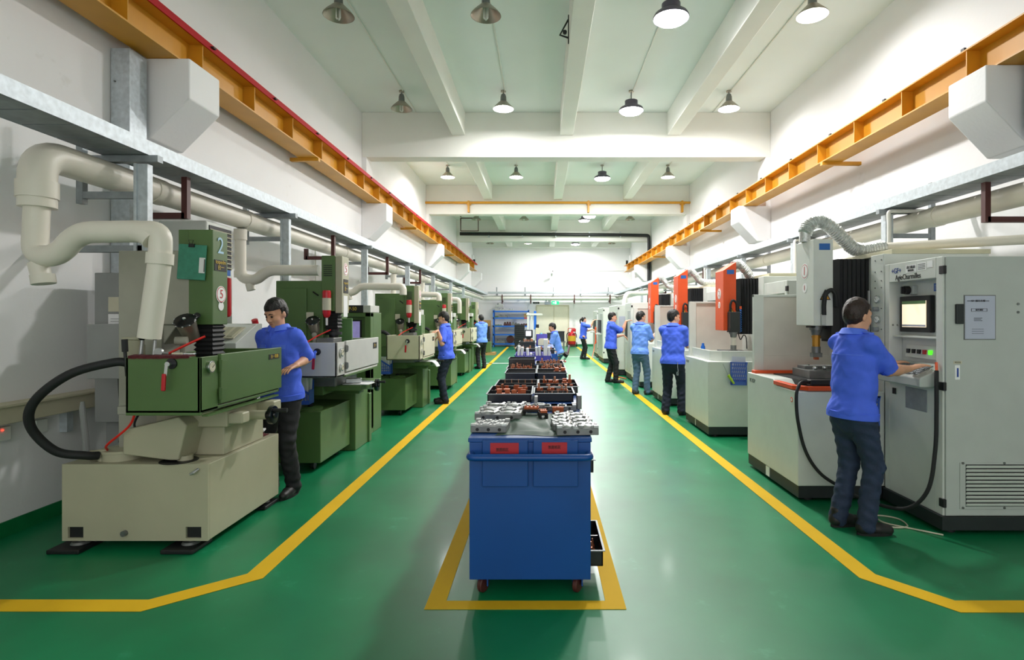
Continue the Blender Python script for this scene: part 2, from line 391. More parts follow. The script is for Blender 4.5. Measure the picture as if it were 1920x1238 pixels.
# ------------------------------------------------------------------ ceiling lamps
def lamp_round(x, y, lit, label, z=None):
    zr = z or 5.64
    t = thing('ceiling_lamp', label, 'lamp', (x, y, zr), 'ceiling lamps with conical reflectors')
    MB().lathe([(.205, 0), (.2, .012), (.17, .05), (.1, .12), (.075, .145), (.06, .146)], n=28).part('lamp_shade', ['lampmetal'], t)
    MB().lathe([(.2, .001), (.162, .048), (.092, .116), (.06, .143), (.02, .144)], n=28).part('reflector', 'lampin_lit' if lit else 'lampmetal', t)  # lit lamps get a white inside, part of their glow is put into the colour
    MB().lathe([(.001, .30), (.04, .29), (.055, .24), (.06, .15), (.02, .145)], n=16).part('socket', 'steeldark', t)
    MB().cyl((0, 0, .28), (0, 0, CZ - zr - .03), .012, n=8).part('rod', 'steeldark', t)
    MB().cyl((0, 0, CZ - zr - .03), (0, 0, CZ - zr), .05, n=14).part('ceiling_rose', 'lampmetal', t)
    if lit:
        MB().ball((0, 0, .05), (.10, .10, .075), 16).part('bulb', 'bulb' if lit == 1 else 'bulbweak', t)
    else:
        b = MB()
        for dx, dy in ((-.025, -.015), (.025, -.015), (0, .03)): b.tube([(dx, dy, .14), (dx, dy, -.03), (dx * .4, dy * .4, -.045)], .013, 8)
        b.part('bulb', 'tubeoff', t)
    if lit: light(x, y, zr - .03, (1.4 if y > 15 else 1) * (LAMP_W['round'] if lit == 1 else LAMP_W['weak']) * (.55 if x > 3 else 1), .3)
    return t
def lamp_drum(x, y, label, z=None):
    zr = z or 5.6
    t = thing('ceiling_lamp', label, 'lamp', (x, y, zr), 'bright drum lamps')
    MB().lathe([(.235, 0), (.24, .02), (.22, .06), (.13, .11), (.125, .12), (.125, .2), (.1, .21), (.001, .212)], n=28).part('lamp_shade', ['drumgrey'], t)
    MB().lathe([(.225, .012), (.19, -.03), (.1, -.05), (.001, -.055)], n=28).part('diffuser', 'bulbdrum', t)
    MB().cyl((0, 0, .2), (0, 0, CZ - zr - .03), .012, n=8).part('rod', 'steeldark', t)
    MB().cyl((0, 0, CZ - zr - .03), (0, 0, CZ - zr), .05, n=14).part('ceiling_rose', 'lampmetal', t)
    light(x, y, zr - .07, LAMP_W['drum'] * (1.4 if y > 15 else 1), .4)
def light(x, y, z, watts, size):
    ld = bpy.data.lights.new('lamp_light', 'AREA'); ld.shape = 'DISK'; ld.size = size; ld.energy = watts; ld.color = (1, .985, .965)
    lo = bpy.data.objects.new('lamp_light', ld); lo.location = (x, y, z); COL.objects.link(lo)
LX = (-2.74, -.76, 1.73, 3.63)
cols = ('over the green machines', 'left of the carts', 'right of the carts', 'over the pale machines')
rows = [(7.53, 'first row', (0, 0, 3, 1)), (10.9, 'second row', (0, 1, 3, 1)), (16.2, 'third row', (1, 1, 3, 2)),
        (23.2, 'fourth row', (0, 0, 3, 0)), (29.3, 'last row', (0, 2, 3, 0))]
for y, rn, st in rows:
    for j, s_ in enumerate(st):
        if y > 29 and j == 0: pass
        if s_ == 3: lamp_drum(LX[j], y, 'bright drum ceiling lamp, ' + rn + ' from the camera, ' + cols[j], None if y < 29 else 5.42)
        else: lamp_round(LX[j], y, s_, ('unlit', 'glowing', 'dim')[s_] + ' conical ceiling lamp, ' + rn + ' from the camera, ' + cols[j], None if y < 29 else 5.45)
lamp_drum(1.73, 20.6, 'bright drum lamp half hidden behind the yellow gas pipe beam', 5.3)
# conduits feeding the lamps
for j, x in enumerate(LX):
    for i, (a, b) in enumerate(((FR, 12.0), (12.4, 16.3), (19.1, 23.3), (25.7, 29.4))):
        if i > 1 and j in (0, 3): pass
        MB().tube([(x + .03, a, CZ - .012), (x + .03, b, CZ - .012)], .012, 6).obj('lamp_conduit', 'pvcwhite', 'thin ceiling conduit to the lamps %s, %s' % (cols[j], ('first bay', 'second bay', 'third bay', 'last bay')[i]), 'conduit', 'conduits on the ceiling')
# yellow gas pipe on the second beam, black pipe on the third
t = thing('gas_pipe', 'thin yellow gas pipe across the second white cross beam', 'pipe', (.5, 18.55, 5.3))
MB().tube([(LW, 18.57, 5.40), (RW, 18.57, 5.40)], .04, 12).part('pipe', 'crane', t, w=True)
for x in (SX(879, 18.55), SX(1104, 18.55), SX(1280, 18.55)):
    MB().box(x - .04, x + .02, 18.53, 18.648, 5.08, 5.46).box(x - .07, x + .07, 18.52, 18.648, 5.33, 5.36).part('pipe_bracket', 'crane', t, w=True)
t = thing('black_pipe', 'black pipe across the third cross beam and down the right wall', 'pipe', (1, 25.1, 5.2))
MB().tube(rounded([(-3.7, 25.12, 5.35), (3.2, 25.12, 5.3), (4.78, 25.12, 5.27), (4.78, 25.12, 1.5)], .12), .075, 12).part('pipe', 'black', t, w=True)
for x in (-2.4, -.9, .6, 2.1, 3.5):
    MB().box(x - .02, x + .02, 25.08, 25.3, 5.2, 5.44).part('pipe_hanger', 'galv', t, w=True)
# pulley bracket on the middle rib, wall stuff high up
t = thing('wall_bracket', 'small black triangular bracket on the side of the middle rib', 'bracket', (.36, 8.05, 5.6))
x = .38
MB().tube([(x - .01, 8.0, 5.84), (x - .13, 8.0, 5.62), (x - .01, 8.0, 5.58)], .014, 6).box(x - .015, x, 7.98, 8.02, 5.5, 5.9).part('arm', 'black', t, w=True)
MB().cyl((x - .06, 7.985, 5.66), (x - .06, 8.015, 5.66), .03).part('pulley', 'black', t, w=True)
t = thing('hanging_frame', 'dark red square frame hanging at the left end of the third bay', 'frame', (-3.2, 24.0, 5.3))
MB().tube([(-3.5, 24, 5.85), (-3.5, 24, 5.3), (-2.75, 24, 5.3), (-2.75, 24, 5.85), (-3.5, 24, 5.85)], .03, 4).part('frame', 'maroon', t, w=True)
MB().tube([(-3.5, 24, 5.9), (-3.5, 24, CZ)], .03, 4).tube([(-2.75, 24, 5.8), (-2.75, 24, CZ)], .03, 4).part('hanger', 'maroon', t, w=True)

# ------------------------------------------------------------------ cable trays, posts and exhaust pipes along the walls
def tray(side):
    s_ = side; nm = 'left' if s_ < 0 else 'right'
    xa, xb = (-3.35, -3.0) if s_ < 0 else (4.25, 3.9)         # wall-side and aisle-side edge
    zt = 2.91
    lo, hi = min(xa, xb), max(xa, xb)
    t = thing('cable_tray', 'galvanised cable tray running along the %s wall above the machines' % nm, 'cable tray', ((xa + xb) / 2, 15, zt))
    y1 = 30.6
    e = .006
    MB().box(xb - e, xb + e, FR, y1, zt - .09, zt + .02).part('side_rail', 'galv', t, w=True)
    MB().box(xa - e, xa + e, FR, y1, zt - .09, zt + .02).part('side_rail', 'galv', t, w=True)
    b = MB()
    y = 1.0
    while y < y1 - .2:
        b.box(lo, hi, y, y + .245, zt - .09, zt - .08); y += .26
    b.part('rungs', 'galvdark', t, w=True)['kind'] = 'stuff'
    b = MB()
    for k in range(3): b.tube([(lo + .08 + .08 * k, FR, zt - .06), (lo + .08 + .08 * k, y1, zt - .06)], .018, 6)
    b.part('cables', 'rubber' if s_ > 0 else 'galvdark', t, w=True)
    return t
tray(-1); tray(1)
def post(side, y, label, zb=0, legw=.085):
    s_ = side
    x = -3.04 if s_ < 0 else 3.95
    wx = -3.52 if s_ < 0 else 4.45
    wall = LW if s_ < 0 else RW
    t = thing('tray_post', label, 'support post', (x, y, 0), 'galvanised posts under the cable trays')
    MB().box(x - legw / 2, x + legw / 2, y - .03, y + .03, zb, 2.75).box(x - legw / 2 - .012, x - legw / 2 + .01, y - .045, y + .045, zb, 2.75).part('upright', 'galv', t, .003, w=True)
    b0, b1 = sorted((x + s_ * -.12, wall))
    MB().box(b0, b1, y - .03, y + .03, 2.765, 2.815).part('upper_arm', 'galvdark', t, w=True)
    MB().box(wx - .025, wx + .025, y - .025, y + .025, 2.45, 3.12).part('hanger', 'galvdark', t, w=True)
    if zb:
        c0, c1 = sorted((x, wall)); MB().box(c0, c1, y - .03, y + .03, zb, zb + .05).part('wall_arm', 'galvdark', t, w=True)
    a0, a1 = sorted((x + s_ * .05, wx))
    MB().box(a0, a1, y - .022, y + .022, 2.49, 2.54).part('lower_arm', 'galvdark', t, w=True)
for i, y in enumerate((4.28, 6.65, 9.6, 12.65, 15.6, 18.6, 21.6)):
    post(-1, y, ['galvanised post behind the nearest green machine with the big 2', 'galvanised post behind the second green machine', 'galvanised post behind the screen cabinet of the grey-tank machine', 'galvanised post behind the third machine, with the cream tank', 'galvanised post behind the fourth green machine', 'galvanised post behind the fifth green machine', 'furthest galvanised post on the left wall'][i], 2.08 if i == 0 else 0)
for i, y in enumerate((6.4, 8.75, 11.0, 13.3, 16.2, 19.2, 22.2)):
    post(1, y, ['galvanised post behind the nearest pale machine', 'galvanised post left of the white numbered head', 'galvanised post behind the nearest orange head', 'galvanised post between the nearest two orange heads', 'galvanised post behind the furthest orange head', 'galvanised post over the white cabinets', 'furthest galvanised post on the right wall'][i])
def hook(side, y, label):
    xp = -3.3 if side < 0 else 4.2
    xi = xp - side * .2; xo_ = xp + side * .2
    t = thing('pipe_hook', label, 'pipe bracket', (xp, y, 2.4), 'dark red brackets round the exhaust pipes')
    MB().box(xi - .025, xi + .025, y - .025, y + .025, 2.44, 2.80).part('hanger', 'maroon', t, w=True)
    a, b = sorted((xi, xo_))
    MB().box(a, b, y - .025, y + .025, 2.44, 2.49).part('arm', 'maroon', t, w=True)
    MB().box(xo_ - .025, xo_ + .025, y - .025, y + .025, 2.44, 2.6).part('end_post', 'maroon', t, w=True)
    return t
for i, y in enumerate((4.87, 8.3, 11.2, 14.2)):
    hook(-1, y, ['dark red pipe bracket beside the nearest galvanised post', 'dark red pipe bracket above the second green machine', 'dark red pipe bracket above the third machine', 'dark red pipe bracket above the fourth machine'][i])
for i, y in enumerate((5.05, 13.9, 20.0)):
    hook(1, y, ['dark red pipe bracket at the right picture edge', 'dark red pipe bracket above the orange heads', 'dark red pipe bracket over the white cabinets'][i])

def main_pipe(side):
    x = -3.3 if side < 0 else 4.2
    z = 2.66
    nm = 'left' if side < 0 else 'right'
    t = thing('exhaust_pipe', 'thick cream exhaust pipe running along the %s wall' % nm, 'pipe', (x, 15, z))
    if side < 0:
        pts = rounded([(x, 30.4, z), (x, 3.66, z), (x, 3.66, 2.3)], .22, 8)
        MB().tube(pts, .103, 20).part('pipe', 'pvc', t, w=True)
        MB().cyl((x, 3.66, 2.36), (x, 3.66, 2.47), .112, n=22).part('coupling', 'pvc', t, w=True)
        b = MB().tube(rounded([(x, 3.66, 2.38), (x, 3.64, 1.98), (x + .17, 3.62, 1.98), (x + .32, 3.6, 2.13), (-2.52, 3.56, 2.13), (-2.42, 3.56, 2.02)], .1, 6)[:-1], .07, 18)
        b.part('branch', 'pvc', t, w=True)
        MB().cyl((x + .02, 3.64, 1.94), (x + .05, 3.64, 1.83), .055, n=16).cyl((x + .05, 3.64, 1.86), (x + .06, 3.64, 1.80), .066, n=12).part('clean_out_cap', 'pvc', t, w=True)
        MB().tube(rounded([(-2.56, 3.56, 2.13), (-2.425, 3.56, 2.13), (-2.43, 3.56, 1.95), (-2.5, 3.56, 1.45)], .1), .066, 18).part('drop_pipe', 'pvc', t, w=True)
        MB().cyl((-2.43, 3.56, 1.99), (-2.434, 3.56, 1.92), .077, n=20).part('coupling', 'pvc', t, w=True)
    else:
        MB().tube([(x, 30.4, z), (x, FR, z)], .103, 20).part('pipe', 'pvc', t, w=True)
        for y in (13.5, 10.4, 5.9): MB().cyl((x, y, z), (x, y + .12, z), .11, n=20).part('coupling', 'pvc', t, w=True)
    if side < 0:
        for y in (4.7, 6.15, 9.2, 12.3, 15.15): MB().cyl((x, y, z), (x, y + .14, z), .111, n=20).part('coupling', 'pvc', t, w=True)
    return t
mp = main_pipe(-1); main_pipe(1)
# branches over the green machines
for i, y0 in enumerate((6.12, 9.25, 12.4, 15.4)):
    t = thing('branch_pipe', ['cream branch pipe ending behind the second green machine', 'cream branch pipe dropping to the third machine', 'cream branch pipe dropping to the fourth machine', 'furthest cream branch pipe on the left, bending down at its end'][i], 'pipe', (-3.3, y0, 2.0))
    x1 = -2.45
    pts = rounded([(-3.3, y0, 2.546), (-3.3, y0, 2.02), (-3.14, y0, 1.98), (-3.0, y0, 2.1), (x1, y0 + .02, 2.1)], .1, 6)
    if i: pts = rounded([(-3.3, y0, 2.546), (-3.3, y0, 2.02), (-3.14, y0, 1.98), (-3.0, y0, 2.1), (x1 + .2, y0 - .2, 2.08), (x1 + .2, y0 - .2, 1.7 if i == 3 else 1.95)], .1, 6)
    MB().tube(pts, .058, 16).part('pipe', 'pvc', t, w=True)
    MB().cyl((-3.3, y0, 2.546), (-3.3, y0, 2.43), .066, n=18).cyl((-3.3, y0, 2.09), (-3.3, y0, 2.02), .064, n=18).part('coupling', 'pvc', t, w=True)
    MB().cyl((-3.2, y0, 1.95), (-3.18, y0, 1.88), .045, n=14).part('clean_out_cap', 'pvc', t, w=True)

# ------------------------------------------------------------------ end wall
t = thing('door_1', 'cream steel double door in the end wall', 'door', (.57, BW, 0)); t['kind'] = 'structure'
D0, D1, DH = -.3, 1.42, 2.22
MB().box(D0, (D0 + D1) / 2 + .06, BW - .04, BW, 0, DH).part('door_leaf', 'door', t, .004, w=True)
MB().box((D0 + D1) / 2 + .1, D1, BW - .04, BW, 0, DH).part('door_leaf', 'door', t, .004, w=True)
MB().box(D0 - .06, D1 + .06, BW - .06, BW, DH, DH + .07).box(D0 - .07, D0, BW - .06, BW, 0, DH).box(D1, D1 + .07, BW - .06, BW, 0, DH).box((D0 + D1) / 2 + .06, (D0 + D1) / 2 + .1, BW - .06, BW, 0, DH).part('door_frame', 'trunking', t, w=True)
MB().box((D0 + D1) / 2 + .0, (D0 + D1) / 2 + .03, BW - .09, BW - .04, 1.0, 1.2).part('door_handle', 'steeldark', t, w=True)
t = thing('exit_sign', 'green emergency exit sign above the double door', 'sign', (.75, BW, 2.4))
MB().box(.52, .92, BW - .05, BW - .001, 2.32, 2.5).part('housing', 'exit', t, .006, w=True)
MB().box(.68, .78, BW - .056, BW - .05, 2.35, 2.46).ball((.735, BW - .054, 2.47), .02, 8).part('pictogram', 'exitwhite', t, w=True)
MB().prism([(.56, 2.41), (.62, 2.45), (.62, 2.42), (.66, 2.42), (.66, 2.40), (.62, 2.40), (.62, 2.37)], 'y', BW - .056, BW - .05).part('arrow', 'exitwhite', t, w=True)
t = thing('emergency_lamp', 'white twin emergency lamp beside the exit sign', 'lamp', (.3, BW, 2.35))
MB().box(.13, .46, BW - .07, BW - .001, 2.32, 2.46).part('housing', 'paperblue', t, .01, w=True)
for x in (.22, .38):
    MB().ball((x, BW - .06, 2.55), .05, 14).cyl((x, BW - .05, 2.46), (x, BW - .05, 2.53), .012).part('lamp_head', 'sticker', t, w=True)
t = thing('door_plate', 'small dark nameplate above the left door leaf', 'sign', (-.35, BW, 2.4))
MB().box(-.52, -.17, BW - .02, BW - .001, 2.36, 2.46).part('plate', 'ink', t, .003, w=True)
text('出入口', (-.345, BW - .022, 2.41), .07, 'paper', t, '-y')
# tray, pipe and brackets along the end wall
t = thing('cable_tray', 'straight galvanised cable tray across the end wall', 'cable tray', (.5, 30.6, 2.95))
MB().box(-2.98, 3.87, 30.55, 30.58, 2.9, 3.0).part('side_rail', 'galv', t, w=True)
MB().box(-2.98, 3.87, 30.58, 30.9, 2.9, 2.91).part('tray_bottom', 'galvdark', t, w=True)
for x in (-2.5, -.95, .6, 2.1, 3.6): MB().box(x - .03, x + .03, 30.55, BW, 2.84, 2.9).box(x - .025, x + .025, 30.6, 30.64, 2.84, 3.25).part('tray_bracket', 'galvdark', t, w=True)
t = thing('exhaust_pipe', 'white exhaust pipe across the end wall', 'pipe', (.5, 30.8, 2.6))
MB().tube(rounded([(-3.3, 30.4, 2.66), (-3.3, 30.75, 2.66), (4.2, 30.75, 2.66), (4.2, 30.4, 2.66)], .15), .13, 16).part('pipe', 'pvcwhite', t, w=True)
for x in (-2.2, -.64, 1.75, 3.7): MB().box(x - .03, x + .03, 30.6, 30.66, 2.35, 2.85).box(x - .03, x + .03, 30.6, BW - .002, 2.45, 2.52).part('pipe_bracket', 'maroon', t, w=True)
t = thing('wall_camera', 'small white security camera high on the end wall', 'camera', (.55, BW, 4.05))
MB().cbox((.52, 30.85, 3.98), (.1, .35, .1), rx=-.5).part('body', 'palewhite', t, .02, w=True)
MB().tube([(.58, BW - .001, 4.2), (.56, 30.95, 4.08)], .02, 8).part('bracket', 'black', t, w=True)
MB().tube([(.6, BW - .02, 4.2), (4.9, BW - .02, 4.2)], .012, 6).part('cable_conduit', 'pvcwhite', t, w=True)
# ------------------------------------------------------------------ left row: sinker spark-erosion machines
def gauge(mb_parent, c, r, face, name='pressure_gauge', w=True, facecol='plaque'):
    g = disc(MB(), c, r, face, .02, 24).part(name, 'chrome', mb_parent, .003, w=w)
    d = {'-y': (0, -1, 0), '+x': (1, 0, 0), '-x': (-1, 0, 0)}[face]
    c2 = tuple(c[i] + d[i] * .02 for i in range(3))
    disc(MB(), c2, r * .8, face, .002, 24).part('dial', facecol, g, w=w)
    c3 = Vector(c2) + Vector(d) * .003
    side = Vector((0, 1, 0)) if face != '-y' else Vector((1, 0, 0))
    MB().tube([c3 - side * r * .1 - Vector((0, 0, r * .1)), c3 + side * r * .5 + Vector((0, 0, r * .35))], r * .05, 5).part('needle', 'ink', g, w=w)
    return g
def valve(parent, c, lever='redplastic', w=True):
    v = disc(MB(), c, .034, '-y', .012, 20).part('drain_valve', 'black', parent, w=w)
    MB().cyl((c[0], c[1] - .012, c[2]), (c[0], c[1] - .05, c[2]), .016, n=12).cbox((c[0] - .004, c[1] - .05, c[2] - .035), (.02, .01, .07), ry=.1).part('stem', 'chrome', v, w=w)
    MB().cbox((c[0] - .018, c[1] - .054, c[2] - .115), (.026, .016, .11), ry=.06).part('lever', lever, v, .006, w=w)
def handwheel(parent, c, r, grip=.1, w=True):
    """crank facing the aisle (axis along +x)"""
    x, y, z = c
    h = MB().lathe([(.02, -.1), (.03, -.06), (.03, -.02), (r, -.015), (r * 1.04, 0), (r, .018), (r * .4, .02), (r * .35, .03), (.001, .03)], (x, y, z), 28, Matrix.Rotation(PI / 2, 4, 'Y')).part('handwheel', 'blackshiny', parent, w=w)
    MB().tube([(x + .015, y - r * .2, z + r * .55), (x + .05, y - r * .2, z + r * .55), (x + grip, y - r * .2, z + r * .55)], [.012, .014, .017], 12).part('grip', 'black', h, w=w)
    return h
def bellows(parent, x, y, z0, z1, hw, hd, n, name='bellows', w=True, m='rubber'):
    b = MB(); rings = []
    for i in range(2 * n + 1):
        k = 1 if i % 2 else .82; z = z0 + (z1 - z0) * i / (2 * n)
        rings.append([(x - hw * k, y - hd * k, z), (x + hw * k, y - hd * k, z), (x + hw * k, y + hd * k, z), (x - hw * k, y + hd * k, z)])
    return b.rings(rings).part(name, m, parent, w=w, smooth=0)
def worklight(parent, c, w=True, m='green'):
    """round work lamp with a dark lid, on a swivel stand"""
    x, y, z = c
    R_ = Euler((.7, .12, 0)).to_matrix().to_4x4()
    l = MB().lathe([(.03, -.16), (.05, -.155), (.062, -.02), (.064, 0)], (x, y, z), 20, R_).part('work_lamp', 'lampmetal', parent, w=w)
    MB().lathe([(.066, 0), (.072, .006), (.066, .016), (.03, .022), (.001, .023)], (x, y, z), 20, R_).part('lid', 'blackshiny', l, w=w)
    b = MB()
    for k in range(10):
        a = 2 * PI * k / 10; p = R_ @ Vector((.071 * math.cos(a), .071 * math.sin(a), .008)); b.ball(Vector(c) + p, .006, 6)
    b.ball(Vector(c) + R_ @ Vector((0, 0, .025)), .012, 8)
    b.part('lid_screws', 'chrome', l, w=w)['kind'] = 'stuff'
    return l
def knob_lever(parent, base, h, w=True):
    x, y, z = base
    l = MB().cyl((x, y, z), (x + .01, y, z + h), .012, .009, 12).part('lever', 'steel', parent, w=w)
    MB().ball((x + .01, y, z + h + .018), .024, 14).part('knob', 'blackshiny', l, w=w)

def pedestal_machine(y0, c, tankmat, label, tz=(.95, 1.31), tlen=1.25, head=0.0, names=(), body='green', ext=True, wheel=True, panel='screendim', brand=None):
    """tank front aisle corner at (c, y0); the column stands on the wall side, the head over the tank"""
    t = thing('spark_erosion_machine', label, 'machine', (c - .45, y0 + .65, 0), 'green spark erosion machines along the left wall')
    z0, z1 = tz
    # base casting and knee
    MB().box(c - .85, c - .2, y0 + 1.15, y0 + 1.62, 0, .74).box(c - .8, c - .18, y0 + 1.62, y0 + 1.72, 0, .62).part('base', body, t, .01, w=True)
    MB().box(c - .78, c - .1, y0 + .98, y0 + 1.15, .70, .78).box(c - .85, c + .04, y0 + .62, y0 + 1.38, .78, .84).part('saddle', body, t, .008, w=True)
    MB().box(c - .62, c - .2, y0 + .5, y0 + 1.2, .84, z0).part('table', 'steeldark', t, .006, w=True)
    if wheel:
        MB().cyl((c - .12, y0 + 1.0, .8), (c + .05, y0 + 1.0, .8), .05, n=20).part('screw_boss', 'galv', t, w=True)
        handwheel(t, (c + .1, y0 + 1.0, .8), .068)
    # tank: hollow box, door on the aisle side
    wl = c - .52
    b = MB()
    b.box(wl, c, y0, y0 + .02, z0, z1).box(wl, c, y0 + tlen - .02, y0 + tlen, z0, z1).box(wl, wl + .02, y0, y0 + tlen, z0, z1).box(wl, c, y0, y0 + tlen, z0, z0 + .02)
    b.box(c - .02, c, y0, y0 + .22, z0, z1)
    b.part('tank', tankmat, t, .004, w=True)
    d = MB().box(c - .015, c + .012, y0 + .24, y0 + tlen, z0 + .035, z1 + .008).part('tank_door', tankmat, t, .005, w=True)
    MB().box(c - .01, c + .02, y0 + .2, y0 + tlen - .05, z0 - .012, z0 + .004).part('drip_rail', body, t, w=True)
    for z in (z0 + .1, z1 - .07): MB().cyl((c + .014, y0 + .23, z - .035), (c + .014, y0 + .23, z + .035), .014, n=10).cbox((c + .014, y0 + .26, z), (.006, .06, .05)).part('hinge', 'steeldark', t, w=True)
    MB().box(c + .012, c + .016, y0 + tlen - .22, y0 + tlen - .08, z1 - .12, z1 - .05).part('door_plate', 'ink', d, w=True)
    text('台一', (c + .018, y0 + tlen - .15, z1 - .085), .045, 'gold', d, '+x')
    gauge(t, (c, y0 + .11, z1 - .1), .045, '+x'); gauge(t, (c, y0 + .11, z1 - .25), .04, '+x')
    valve(t, (wl + .33, y0, z1 - .09))
    # things bolted in the tank
    yh = y0 + .55
    worklight(t, (c - .42, yh - .1, z1 + .21))
    MB().tube([(c - .42, yh - .06, z1 + .06), (c - .41, yh - .05, z1 - .15)], .022, 10).ball((c - .42, yh - .06, z1 + .06), .03, 10).part('lamp_stand', 'greybeige', t, w=True)
    for k in range(2): knob_lever(t, (wl + .04 + .1 * k, yh + .1, z1 - .15), .24)
    MB().tube(spline([(wl + .12, y0 + .2, z1 - .02), (wl + .2, y0 + .3, z1 + .05), (wl + .33, y0 + .35, z1 + .12)]), .007, 8).part('flush_hose', 'hosered', t, w=True)
    MB().tube(spline([(wl - .25, yh - .3, z1 + .02), (wl - .1, yh - .34, z1 + .05), (wl + .02, yh - .3, z1 - .05)]), .03, 10).part('suction_hose', 'rubber', t, w=True)
    MB().box(c - .44, c - .1, y0 + .3, y0 + .9, z0 + .02, z0 + .12).part('work_table', 'steel', t, .003, w=True)
    MB().box(c - .38, c - .2, y0 + .45, y0 + .7, z0 + .12, z1 + .03).part('workpiece', 'steeldark', t, .006, w=True)
    MB().box(c - .5, c - .18, y0 + .98, y0 + 1.0, z1 - .2, z1 + .24).part('splash_guard', 'lightgreen', t, .05, w=True)
    # column and head
    MB().box(c - .86, c - .35, yh, yh + .75, .74, 1.98).box(c - .84, c - .52, yh - .02, yh, 1.1, 1.9).part('column', body, t, .008, w=True)
    hz = 2.2 + head
    h = MB().box(c - .36, c - .215, yh - .02, yh + .2, 1.6 + head, hz).part('head', body, t, .006, w=True)
    MB().box(c - .215, c - .14, yh - .01, yh + .2, 1.58 + head, hz - .004).part('head_front', 'cream', h, .006, w=True)
    v = MB()
    for k in range(6): v.box(c - .335, c - .245, yh - .025, yh - .02, hz - .22 + .022 * k, hz - .212 + .022 * k)
    v.part('vent_slots', 'black', h, w=True)
    xs = c - .138
    if brand: 
        disc(MB(), (c - .14, yh + .1, hz - .14), .07, '+x', .002, 28).part('number_plate', 'sticker', h, w=True)
        disc(MB(), (c - .138, yh + .1, hz - .14), .063, '+x', .0012, 28).part('number_ring', 'inkred', h, w=True)
        disc(MB(), (c - .1374, yh + .1, hz - .14), .057, '+x', .0012, 28).part('number_field', 'sticker', h, w=True)
        text(brand[0], (xs + .004, yh + .1, hz - .14), .11, 'inkred', h, '+x')
    MB().box(c - .14, c - .136, yh + .03, yh + .17, hz - .4, hz - .25).part('maker_plate', 'ink', h, w=True)
    text('topedm', (c - .134, yh + .1, hz - .29), .04, 'gold', h, '+x'); text('台一', (c - .134, yh + .1, hz - .355), .05, 'gold', h, '+x')
    MB().box(c - .14, c - .137, yh + .03, yh + .15, hz - .66, hz - .43).part('paper_sheet', 'paper', h, w=True)
    # ram, bellows, electrode holder
    bellows(t, c - .27, yh + .1, z1 + .12, 1.6 + head, .07, .07, 5)
    MB().cyl((c - .27, yh + .1, z1 + .03), (c - .27, yh + .1, z1 + .14), .05, .06, 16).cyl((c - .27, yh + .1, z1 + .06), (c - .27, yh + .1, z1 + .09), .085, n=18).part('electrode_holder', 'black', t, w=True)
    MB().box(c - .52, c - .44, yh - .03, yh - .02, 1.55, 1.64).part('socket_box', 'plaque', t, .004, w=True)
    MB().tube([(c - .4, yh - .005, 1.82), (c - .44, yh - .05, 1.86)], .008, 8).part('clamp_handle', 'black', t, w=True)
    if ext:
        e = MB().lathe([(.001, -.02), (.03, 0), (.042, .03), (.044, .26), (.038, .28), (.001, .282)], (c - .28, yh - .08, 1.59), 18).part('fire_extinguisher', 'redplastic', t, w=True)
        MB().lathe([(.0452, .07), (.0452, .2)], (c - .28, yh - .08, 1.59), 18).part('label_sheet', 'plaque', e, w=True)
        MB().cyl((c - .28, yh - .08, 1.5), (c - .28, yh - .08, 1.58), .015, n=8).part('nozzle', 'steel', e, w=True)
        MB().box(c - .3, c - .26, yh - .06, yh - .02, 1.75, 1.78).part('holder', 'black', e, w=True)
    return t
def control_cabinet(y, x0, x1, label, scr='screendim', h=1.72, plate='topedm  MP-50'):
    t = thing('control_cabinet', label, 'cabinet', ((x0 + x1) / 2, y + .25, 0), 'green control cabinets of the left machines')
    z = h
    b = MB()
    b.box(x0, x1, y + .12, y + .5, 0, z - .1).box(x0, x0 + .06, y, y + .12, .06, z - .1).box(x1 - .08, x1, y, y + .12, .06, z - .1).box(x0, x1, y, y + .12, z - .16, z - .1).box(x0, x1, y, y + .12, 0, .95)
    b.part('housing', 'green', t, .008, w=True)
    p = MB().box(x0 - .005, x1 - .1, y - .012, y + .4, z - .1, z).part('header', 'ink', t, .004, w=True)
    MB().box(x1 - .1, x1, y - .008, y + .4, z - .098, z - .002).part('header_end', 'tankgrey', t, .004, w=True)
    text(plate, ((x0 + x1) / 2 - .04, y - .014, z - .05), .07, 'gold', p, '-y', sx=.85)
    s = MB().box(x0 + .1, x1 - .16, y + .10, y + .125, z - .56, z - .2).part('monitor', 'black', t, .004, w=True)
    MB().box(x0 + .12, x1 - .18, y + .095, y + .10, z - .54, z - .22).part('screen', scr, s, w=True)
    MB().box(x1 - .22, x1 - .12, y + .11, y + .121, z - .68, z - .62).part('type_plate', 'plaque', t, w=True)
    MB().prism([(y - .1, .95), (y + .12, .95), (y + .12, 1.05)], 'x', x0 + .05, x1 - .05).part('keyboard', 'steeldark', t, w=True)
    return t
def coolant_tank(x0, x1, y0, y1, z1, label, m='green'):
    t = thing('coolant_tank', label, 'tank', ((x0 + x1) / 2, (y0 + y1) / 2, 0), 'green coolant tanks on casters')
    MB().box(x0, x1, y0, y1, .09, z1).part('body', m, t, .008, w=True)
    MB().box(x0 - .006, x1 + .006, y0 - .006, y1 + .006, z1 - .008, z1 + .006).part('top_plate', m, t, .003, w=True)
    for (x, y) in ((x1 - .17, y0 + .16), (x1 - .4, y0 + .2)):
        l = MB().lathe([(.125, 0), (.128, .02), (.11, .03), (.001, .034)], (x, y, z1 + .006), 24).part('filter_lid', m, t, w=True)
        MB().lathe([(.025, 0), (.03, .02), (.001, .03)], (x, y, z1 + .04), 12).part('lid_knob', 'black', l, w=True)
    for x in (x0 + .1, x1 - .12):
        for y in (y0 + .12, y1 - .12):
            MB().cyl((x - .015, y, .04), (x + .015, y, .04), .04, n=14).box(x - .03, x + .03, y - .03, y + .03, .075, .09).part('caster', 'black', t, w=True)
    return t
